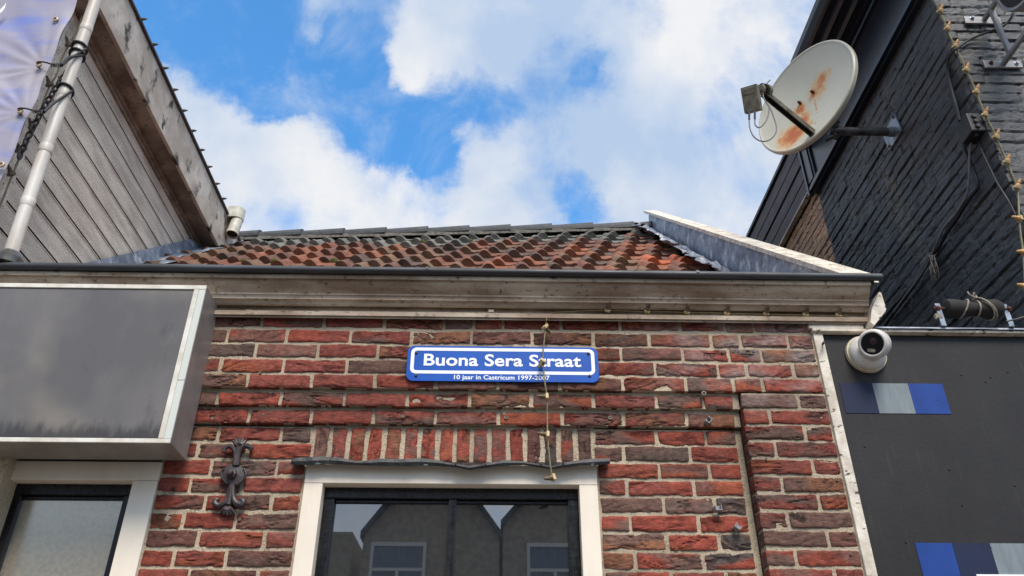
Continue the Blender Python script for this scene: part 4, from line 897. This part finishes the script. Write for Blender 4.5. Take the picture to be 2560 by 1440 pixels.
# ---------------------------------------------------------------- cables and junction box on the black side wall
jb = thing('junction_box', P(2420, 350, X=XB), 'black painted junction box fixed to the black side wall', 'junction box')
m_ = MB(); q = P(2412, 322, X=XB-.06); m_.box(XB-.065, XB+.004, q.y-.05, q.y+.05, q.z-.055, q.z+.055); m_.build('housing', mCableBlack, jb, bevel=.006)
for dz in (-.03, .0, .03): m_ = MB(); m_.lathe([(0, .010), (.010, .010), (.013, 0)], (XB-.035, q.y-.05, q.z+dz), (0, -1, 0), 14); m_.build('knockout', mCableBlack, jb, smooth=True)
for q_ in ((2428, 347), (2441, 338)): g_ = P(*q_, X=XB-.035); m_ = MB(); m_.lathe([(0, .02), (.007, .02), (.011, .012), (.011, 0)], g_+Vector((0, 0, .012)), (0, 0, -1), 10); m_.build('cable_gland', mBlack, jb)
X1 = XB-.016
def wallrun(pts, rad, name, m, label, d=0):
    o_ = cable([P(*q, X=X1-d) for q in pts], rad, name, m, None); return tag(o_, label, 'cable')
wallrun([(2369, 172), (2372, 195), (2382, 235), (2392, 270), (2400, 302)], .0105, 'conduit', mCableBlack, 'thick painted conduit running down into the top of the junction box')
wallrun([(2403, 350), (2413, 380), (2424, 405), (2437, 437), (2443, 455), (2444, 470), (2438, 478), (2415, 510), (2390, 550), (2365, 585), (2345, 622), (2328, 640), (2300, 690), (2262, 745), (2225, 795), (2205, 826)], .0095, 'conduit', mCableBlack, 'thick black conduit bending down the wall below the junction box')
wallrun([(2428, 350), (2424, 385), (2423, 430), (2421, 465), (2416, 490), (2402, 515), (2385, 540), (2360, 570), (2343, 605), (2328, 640), (2310, 675), (2285, 712), (2260, 745), (2235, 780)], .0055, 'grey_cable', mCableGrey, 'thin grey cable looping down from the junction box beside the conduit', .012)
wallrun([(2443, 345), (2458, 385), (2475, 420), (2495, 460), (2520, 500), (2540, 538)], .0042, 'black_cable', mCableBlack, 'thin black cable running from the junction box to the light string', -.006)
m_ = MB(); rg = random.Random(3)
for i in range(16):
    a0 = 2322+rg.uniform(0, 14); pts = [P(a0, 638, X=X1-.02)]
    ln = rg.uniform(35, 72); dx = rg.uniform(-4, 14)
    for t in (.3, .6, 1): pts.append(P(a0+dx*t+rg.uniform(-3, 3), 638+ln*t, X=X1-.02+rg.uniform(-.01, .01)))
    m_.tube(smooth_path(pts, 3), .0022, 5)
tag(m_.build('frayed_rope_end', mRope, None, smooth=True), 'frayed tuft of pale rope hanging from the conduit on the black wall', 'rope')

# ---------------------------------------------------------------- light strings
def bulb(par, p, d, big=1.0, mb_=mBulb, ms_=mBulbBase):
    d = Vector(d).normalized(); m_ = MB(); p = Vector(p)
    m_.lathe([(0, .034), (.0035, .033), (.005, .028), (.0048, .024), (.0072, .020), (.0075, .014), (.0068, .012), (.0095, .009), (.0100, .001), (.0, 0)], p+d*.003, d, 12)
    if big != 1:
        for i, v in enumerate(m_.v): m_.v[i] = tuple(p+(Vector(v)-p)*big)
    b_ = m_.build('bulb', mb_, par, smooth=True)
    m_ = MB(); s_ = d.cross(Vector((.3, .2, 1))).normalized(); t_ = d.cross(s_); k = .0115*big
    vs = [p+s_*a+t_*b+d*c for a in (-k, k) for b in (-k, k) for c in (-.006*big, .005*big)]; m_.add(vs, [(0, 1, 3, 2), (4, 6, 7, 5), (0, 4, 5, 1), (2, 3, 7, 6), (0, 2, 6, 4), (1, 5, 7, 3)])
    m_.build('socket', ms_, b_, bevel=.002)
def lstring(name, label, pts, bulbs, m=mCordO, rad=.0042, mb_=mBulb, ms_=mBulbBase, big=1.0):
    t = thing(name, pts[0], label, 'light string'); m_ = MB(); m_.tube(smooth_path(pts, 6), rad, 8, flat=.6); m_.build('cord', m, t, smooth=True)
    for p, d in bulbs: bulb(t, p, d, big, mb_, ms_)
    return t
rp_ = [(2318, -40), (2330, -5), (2341, 12), (2350, 28), (2359, 50), (2368, 72), (2377, 95), (2388, 117), (2402, 145), (2415, 175), (2427, 200), (2440, 230), (2451, 258), (2462, 287), (2476, 313), (2490, 343), (2503, 372), (2517, 405), (2530, 436), (2543, 468), (2546, 500), (2548, 547), (2552, 590), (2558, 632), (2561, 680), (2563, 716)]
def CP(q, o=.02):
    return P(*q, Y=YC-o) if q[1] < 480 else P(*q, Y=YC-o-.01*(q[1] > 500))
bl = [(2350, 28), (2368, 72), (2388, 117), (2415, 175), (2440, 230), (2462, 287), (2490, 343), (2517, 405), (2543, 468)]
lstring('corner_light_string', 'cord of small amber bulbs down the corner of the black house', [CP(q, .012) for q in rp_], [(CP(q, .02), (.35, -.5, .8)) for q in bl]+[(CP((2549, 547)), (-.9, -.3, .05)), (CP((2560, 630)), (-.9, -.3, -.1)), (CP((2563, 716)), (-.9, -.3, .05))], rad=.006, big=1.12)
YS = 2.662; ch = [(2122, 788), (2094, 789), (2054, 789), (2014, 788), (1964, 787), (1915, 786), (1866, 785), (1817, 784), (1766, 782), (1717, 782), (1668, 780), (1618, 780), (1569, 778), (1519, 777), (1470, 777), (1420, 780), (1385, 782), (1371, 788)]
hang = [(1366, 805), (1363, 817), (1361, 845), (1358, 875), (1357, 902), (1359, 925), (1362, 955), (1367, 992), (1368, 1040), (1369, 1087), (1372, 1130), (1376, 1165), (1380, 1190)]
pts = [P(*q, Y=2.668) for q in ch]+[P(1366, 800, Y=2.650)]+[P(*q, Y=2.655+.0*q[1]) for q in hang]
bs = [(P(x, y-2, Y=2.668), (.1, -.6, .35)) for x, y in ((1519, 777), (1618, 780), (1717, 782), (1817, 784), (1915, 786), (2014, 788), (2096, 789))]
bs += [(P(1363, 817, Y=YS-.010), (.5, .4, -.5)), (P(1357, 904, Y=YS-.010), (-.5, -.2, -.8)), (P(1366, 992, Y=YS-.010), (-1, -.2, .0)), (P(1368, 1087, Y=YS-.010), (-1, -.2, .1)), (P(1383, 1194, Y=YS-.012), (-1, -.35, -.25))]
lstring('cornice_light_string', 'dusty bulb cord tucked under the cream cornice with one end dangling over the blue sign', pts, bs, rad=.0031, mb_=mBulbD, ms_=mBulbBase, big=.95)
lq = [(205, 40), (193, 75), (176, 107), (160, 135), (150, 160), (140, 190), (127, 210), (112, 245), (98, 285), (80, 325), (62, 365), (50, 392), (30, 440), (10, 490), (-10, 540)]
lstring('gable_light_string', 'dusty bulb cord along the front corner of the white sided house behind the banner', [P(*q, Y=3.09) for q in lq], [(P(x, y, Y=3.08), (-.3, -.5, .8)) for x, y in ((172, 112), (124, 212), (80, 318), (48, 376), (28, 435))], m=mCordO, rad=.006, mb_=mBulbD, ms_=mBulbD, big=1.35)

# ---------------------------------------------------------------- banner, pole, cords and chain on the left
PA, PB = P(22, 648, Y=2.60), P(240, -2, Y=2.58); pdv = (PB-PA)
pt = thing('banner_pole', PA, 'white taped pole standing on the gutter at the left, banner tied to it', 'pole')
m_ = MB(); m_.tube([PA+pdv*t for t in np.linspace(0, 1.5, 30)], [.0258-.001*(i % 7 == 0) for i in range(30)], 20); m_.build('shaft', mPole, pt, smooth=True)
for t in (.18, .37, .58, .86):
    m_ = MB(); m_.lathe([(.0262, -.02), (.0272, -.018), (.0272, .018), (.0262, .02)], PA+pdv*t, pdv, 20); m_.build('tape_band', mPole, pt, smooth=True)
m_ = MB(); m_.lathe([(.05, -.03), (.052, 0), (.034, .022), (.030, .03)], PA, (0, 0, 1), 20); m_.tube([PA+Vector((-.06, 0, -.005)), PA+Vector((-.03, 0, 0))], .011, 8); m_.build('base_flange', mGalvDark, pt, smooth=True)
BX = -1.925; bn = thing('banner', (-2.5, 2.5, 3.2), 'creased lilac grey banner sheet with brass eyelets at the top left', 'banner')
eys = [P(151, 54, Y=2.5), P(110, 167, Y=2.5), P(64, 283, Y=2.5), P(18, 417, Y=2.5)]
def mban():
    m = M('banner_vinyl', sr(168, 160, 166), sr(150, 146, 166), scale=1.6, rough=.5, spec=.35, c3=sr(112, 128, 196), s3=3.2, lo3=.5, hi3=.75, st3=(1.2, 1, 3.0)); return m
rows = []; 
def edge(z): return BX-.012*math.sin((z-3.5)*math.pi/.27)**2*.6
for z_ in np.linspace(3.1, 5.7, 240):
    row = []
    for q in np.linspace(0, 1, 160):
        x = edge(z_)-(1-q)**1.4*1.5 if False else edge(z_)-(1-q)*1.5
        y = 2.5
        for e_, (fx, fz) in zip(eys[1:3], ((1, .3), (1, .05))):
            dx, dz = x-e_.x, z_-e_.z; rr = math.hypot(dx, dz)+.02; an_ = math.atan2(dz, -dx)
            y += .0028*math.sin(an_*15+NZ.noise(Vector((an_*2, rr*3, 1)))*3)*math.exp(-rr*1.1)*min(1, rr*7)
        dx, dz = x-(-2.25), z_-5.0; an_ = math.atan2(dz, dx); rr = math.hypot(dx, dz); y += .0012*math.sin(an_*26+NZ.noise(Vector((x*3, z_*3, 0)))*3)*min(1, rr*2)
        y += NZ.noise(Vector((x*3, z_*3, 3)))*.02
        row.append(Vector((x, y, z_)))
    rows.append(row)
m_ = MB(); m_.grid(rows); m_.build('sheet', mban(), bn, smooth=True)
for e_ in eys:
    m_ = MB(); m_.lathe([(.006, -.002), (.008, -.006), (.012, -.005), (.0135, 0), (.012, .004), (.006, .002)], e_+Vector((-.016, -.012, 0)), (0, 1, 0), 18); m_.build('eyelet', mEyelet, bn, smooth=True)
cr_ = [(-14, 30), (0, 24), (10, 14), (15, 6), (12, 20), (4, 30), (-10, 38)]
m_ = MB(); m_.prism([P(*q, Y=2.468) for q in cr_], (0, .001, 0)); m_.build('printed_mark', mSignWhite, bn)
def onpole(t, a, r_=.031): # loop point round the pole
    ax = pdv.normalized(); s_ = ax.cross(Vector((0, 1, 0))).normalized(); t2 = ax.cross(s_); return PA+pdv*t+s_*math.cos(a)*r_+t2*math.sin(a)*r_
for lab, t, e_, dbl in (('upper black bungee cord tying the banner to the white pole', .775, eys[1], 1), ('lower black bungee cord tying the banner to the white pole', .598, eys[2], 0)):
    t0 = thing('bungee_cord', onpole(t, 0), lab, 'bungee cord')
    m_ = MB()
    for k in range(1+dbl): m_.tube([onpole(t-.030*k+.008*math.sin(a), a) for a in np.linspace(0, 2*math.pi, 24)], .0062, 8)
    hk = e_+Vector((.05, -.01, .0)); m_.tube(smooth_path([onpole(t, math.pi), (onpole(t, math.pi)+hk)/2+Vector((0, 0, -.012)), hk+Vector((.03, 0, .0))], 5), .0062, 8)
    if dbl: m_.tube(smooth_path([onpole(t-.03, math.pi), (onpole(t-.03, math.pi)+hk)/2+Vector((0, -.01, .006)), hk+Vector((.03, 0, .004))], 5), .0055, 8)
    m_.build('elastic', mBlack, t0, smooth=True)
    m_ = MB(); m_.tube([hk+Vector((.03-.003*i/2, .008*math.cos(i*1.3), .008*math.sin(i*1.3))) for i in range(30)], .0018, 5); m_.build('spring', mChain, t0, smooth=True)
    m_ = MB(); m_.tube(smooth_path([hk+Vector((.0, 0, 0)), hk+Vector((-.03, -.01, .004)), e_+Vector((.0, -.022, .006)), e_+Vector((-.022, -.018, .008)), e_+Vector((-.026, -.008, -.004)), e_+Vector((-.014, .0, -.008))], 5), .0035, 8); m_.build('hook', mBlack, t0, smooth=True)
cq = [P(x, y, Y=3.06) for x, y in ((172, 175), (160, 190), (147, 210), (132, 232), (117, 258), (98, 290), (82, 320), (62, 360), (45, 400))]
cp = smooth_path(cq, 12); cht = thing('hanging_chain', cq[0], 'dull steel chain hanging at the corner of the white sided house behind the pole', 'chain')
LNK = .052; dacc = 0; last = cp[0]; k = 0
for i in range(1, len(cp)):
    dacc += (cp[i]-cp[i-1]).length
    if dacc >= LNK*.72:
        dacc = 0; a = last; b = cp[i]; d = (b-a).normalized(); c_ = (a+b)/2; s_ = d.cross(Vector((0, 1, 0))).normalized(); s_ = s_ if k % 2 else d.cross(s_); m_ = MB()
        m_.tube([c_+d*math.cos(q)*LNK*.5+s_*math.sin(q)*LNK*.27 for q in np.linspace(0, 2*math.pi, 18)], .0055, 7, caps=False); m_.build('link', mChain, cht, smooth=True); last = b; k += 1

# ---------------------------------------------------------------- security camera
cb0 = P(2163, 888, Y=YB-.002); sc_ = thing('security_camera', cb0, 'white turret security camera on the top corner of the charcoal board', 'security camera')
m_ = MB(); m_.lathe([(0, .0), (.075, 0), (.076, .008), (.074, .016), (.0, .016)], cb0, (0, -1, 0), 40); m_.build('back_plate', mCamY, sc_, smooth=True)
m_ = MB(); m_.lathe([(.0, .0162), (.067, .0162), (.069, .022), (.066, .034), (.058, .046), (.052, .052), (.0, .052)], cb0, (0, -1, 0), 40); m_.build('base', mCam, sc_, smooth=True)
fc = P(2181, 859, Y=YB-.115); axv = ((CAM-fc).normalized()+Vector((-.42, 0, .02))).normalized()
hc = cb0+Vector((.012, -.055, .022))
m_ = MB(); m_.lathe([(.0, -.058), (.028, -.052), (.046, -.034), (.053, -.008), (.054, .012), (.053, .030), (.048, .036), (.0445, .0375), (.041, .036), (.041, .030), (.0, .030)], fc-axv*.033, axv, 48); hd = m_.build('turret', mCam, sc_, smooth=True)
m_ = MB(); m_.lathe([(.0, .0335), (.039, .0335), (.0405, .031), (.0405, .02)], fc-axv*.033, axv, 40); m_.build('lens_cover', mCamBlk, hd, smooth=True)
sx = axv.cross(Vector((0, 0, 1))).normalized(); sy = sx.cross(axv)
m_ = MB(); m_.lathe([(0, .0008), (.007, .0008), (.0085, .0003), (.0125, .0008), (.013, 0)], fc+sx*-.006+sy*.008+axv*.0007, axv, 20); m_.build('lens', mLens, hd, smooth=True)
m_ = MB(); ptl = []
for k in range(20):
    a = 2*math.pi*k/20; cxx = .009*(1 if math.cos(a) > 0 else -1)+.0062*math.cos(a); cyy = .0062*math.sin(a); ptl.append(fc+sx*(.012+cxx*.9+cyy*-.4)+sy*(-.022+cyy*.9+cxx*.4)+axv*.0006)
m_.prism(ptl, axv*.0006); m_.build('led_window', mLNB, hd)

# ---------------------------------------------------------------- roller on two brackets
RY = 2.66; rl = thing('spool_roller', P(2345, 806, Y=RY), 'dark waisted roller tied with rope on two brackets on top of the charcoal board', 'roller')
ca, cb_ = P(2362, 772, Y=RY), P(2500, 771, Y=RY)
m_ = MB(); zq = (ca.z+cb_.z)/2-.002
prf = [(0, 0), (.028, 0), (.036, .004), (.0385, .012), (.0365, .05), (.031, .085), (.0265, .112), (.029, .135), (.036, .16), (.0395, .19), (.038, .20), (.030, cb_.x-ca.x), (0, cb_.x-ca.x)]
m_.lathe(prf, (ca.x, RY, zq), (1, 0, 0), 32); m_.build('roller_body', mRubberRoll, rl, smooth=True)
for px, w_ in ((2346, .010), (2513, .010)):
    q = P(px, 772, Y=RY); m_ = MB(); m_.box(q.x-w_, q.x+w_, RY-.0035, RY+.0035, zt_+.008, zq+.022); m_.box(q.x-w_, q.x+w_, RY+.0036, RY+.03, zt_+.008, zt_+.014); m_.build('bracket', mGalv, rl, bevel=.001)
m_ = MB(); m_.tube([Vector((ca.x-.045, RY, zq)), Vector((cb_.x+.04, RY, zq))], .007, 10)
for xx in (ca.x-.036, cb_.x+.026): m_.lathe([(0, 0), (.012, 0), (.012, .012), (0, .012)], (xx, RY, zq), (1, 0, 0), 6)
m_.build('axle_bolt', mRust, rl)
m_ = MB()
for x_a, x_b, rr in ((.09, .055, .036), (.125, .12, .031), (.125, .185, .043), (.13, .175, .042)):
    m_.tube([Vector((ca.x+x_a+(x_b-x_a)*(1-math.cos(a))/2, RY-math.sin(a)*rr, zq+math.cos(a)*rr)) for a in np.linspace(-.2, 2*math.pi-.2, 30)], .0034, 7)
m_.tube(smooth_path([Vector((ca.x+.11, RY-.02, zq+.035)), Vector((ca.x+.115, RY-.03, zq+.055)), Vector((ca.x+.125, RY-.02, zq+.05)), Vector((ca.x+.118, RY-.03, zq+.034)), Vector((ca.x+.10, RY-.025, zq+.048)), Vector((ca.x+.098, RY-.02, zq+.066))], 5), .003, 6)
m_.build('rope_lashing', mRope, rl, smooth=True)
m_ = MB(); q = P(2346, 792, Y=RY)
for k in range(4): m_.grid([[Vector((q.x+a*.0125, RY+b*.0065, q.z-.006+k*.0045+c)) for a, b in ((-1, -1), (1, -1), (1, 1), (-1, 1))] for c in (0, .0035)], closed=True)
m_.build('string_binding', mRope, rl)
tag(cable([P(2515, 805, Y=RY), P(2530, 801, Y=RY), P(2548, 797, Y=RY), P(2580, 785, Y=RY)], .005, 'black_hose', mCableBlack, None), 'short black cable lying on the board top at the far right', 'cable')

# ---------------------------------------------------------------- small fixings in the brickwork
def clip(px, py, ang, lab, Y):
    q = P(px, py, Y=Y); m_ = MB(); ca_, sa_ = math.cos(ang), math.sin(ang)
    def T(a, b, c): return Vector((q.x+a*ca_-c*sa_, q.y+b, q.z+a*sa_+c*ca_))
    def bxx(a0, a1, b0, b1, c0_, c1_): m_.add([T(a, b, c) for a in (a0, a1) for b in (b0, b1) for c in (c0_, c1_)], [(0, 1, 3, 2), (4, 6, 7, 5), (0, 4, 5, 1), (2, 3, 7, 6), (0, 2, 6, 4), (1, 5, 7, 3)])
    bxx(-.011, .011, -.018, -.014, -.009, .009); bxx(-.011, -.008, -.0138, .0, -.009, .009); bxx(.008, .011, -.0138, .0, -.009, .009); bxx(-.0078, .0078, -.0138, -.0, -.009, -.006); bxx(-.011, .011, -.034, -.0182, -.009, -.006); bxx(.008, .011, -.034, -.0182, -.0058, .009); bxx(-.011, -.008, -.034, -.0182, -.0058, .009)
    o_ = m_.build('cable_clip', mSteelPaint, None, bevel=.0005); tag(o_, lab, 'cable clip', 'empty metal cable clips on the brick wall')
clip(1767, 1058, .9, 'empty metal cable clip on the wall, highest of the three', YP-.01)
clip(1791, 1276, .05, 'empty metal cable clip on the wall, middle one of the three', YP)
clip(1840, 1322, -.7, 'empty metal cable clip on the wall, lowest of the three', YP)
m_ = MB(); q = P(1756, 990, Y=YF+.016); m_.lathe([(.0045, .0), (.0045, .026), (.0085, .026), (.0085, 0)], q, (0, -1, 0), 16); tag(m_.build('pipe_stub', mLNB, None, smooth=True), 'short cream pipe stub sticking out under a projecting brick course', 'pipe stub')
PL = [(1008, 1041, 'grey wall plug in the dark brick left of centre under the blue sign', YP-.018), (1265, 1044, 'grey wall plug under the blue sign, just left of the dangling cord', YP-.018), (1525, 1045, 'grey wall plug right of the blue sign in the lowest projecting course', YP-.018),
      (660, 1037, 'small wall plug in the lowest projecting course above the iron anchor', YP-.018), (434, 1224, 'wall plug beside the left window frame, upper of two', YP), (414, 1342, 'wall plug in a bright red brick beside the left window frame', YP),
      (1806, 880, 'small screw plug in the top right brickwork, left of a close pair', YF), (1845, 880, 'small screw plug in the top right brickwork, right of a close pair', YF), (665, 874, 'small screw plug in the third course left of the sign', YF), (548, 1299, 'tiny plug just below the iron anchor, left of a pair', YP), (600, 1299, 'tiny plug just below the iron anchor, right of a pair', YP),
      (651, 932, 'small grey plug in the bed joint near the sign box', YF), (1915, 1148, 'small screw plug in the red pier near its left edge', YF), (2093, 1200, 'small screw plug in the red pier near the white board frame', YF), (2126, 1385, 'lowest small screw plug in the red pier beside the frame', YF)]
for i, (x, y, lab, Yp) in enumerate(PL):
    q = P(x, y, Y=Yp-.001); r_ = .0062 if i in (0, 1, 2, 4, 5) else .0042; m_ = MB(); m_.lathe([(r_*.55, .004), (r_*.6, -.004), (r_, -.0045), (r_*1.05, .003)], q, (0, 1, 0), 14); m_.lathe([(0, -.0015), (r_*.58, -.0015)], q, (0, 1, 0), 12, mi=1)
    tag(m_.build('wall_plug', [mLNB if i not in (4, 5) else mRust, mBlack], None), lab, 'wall plug', 'plugs left in the brickwork')
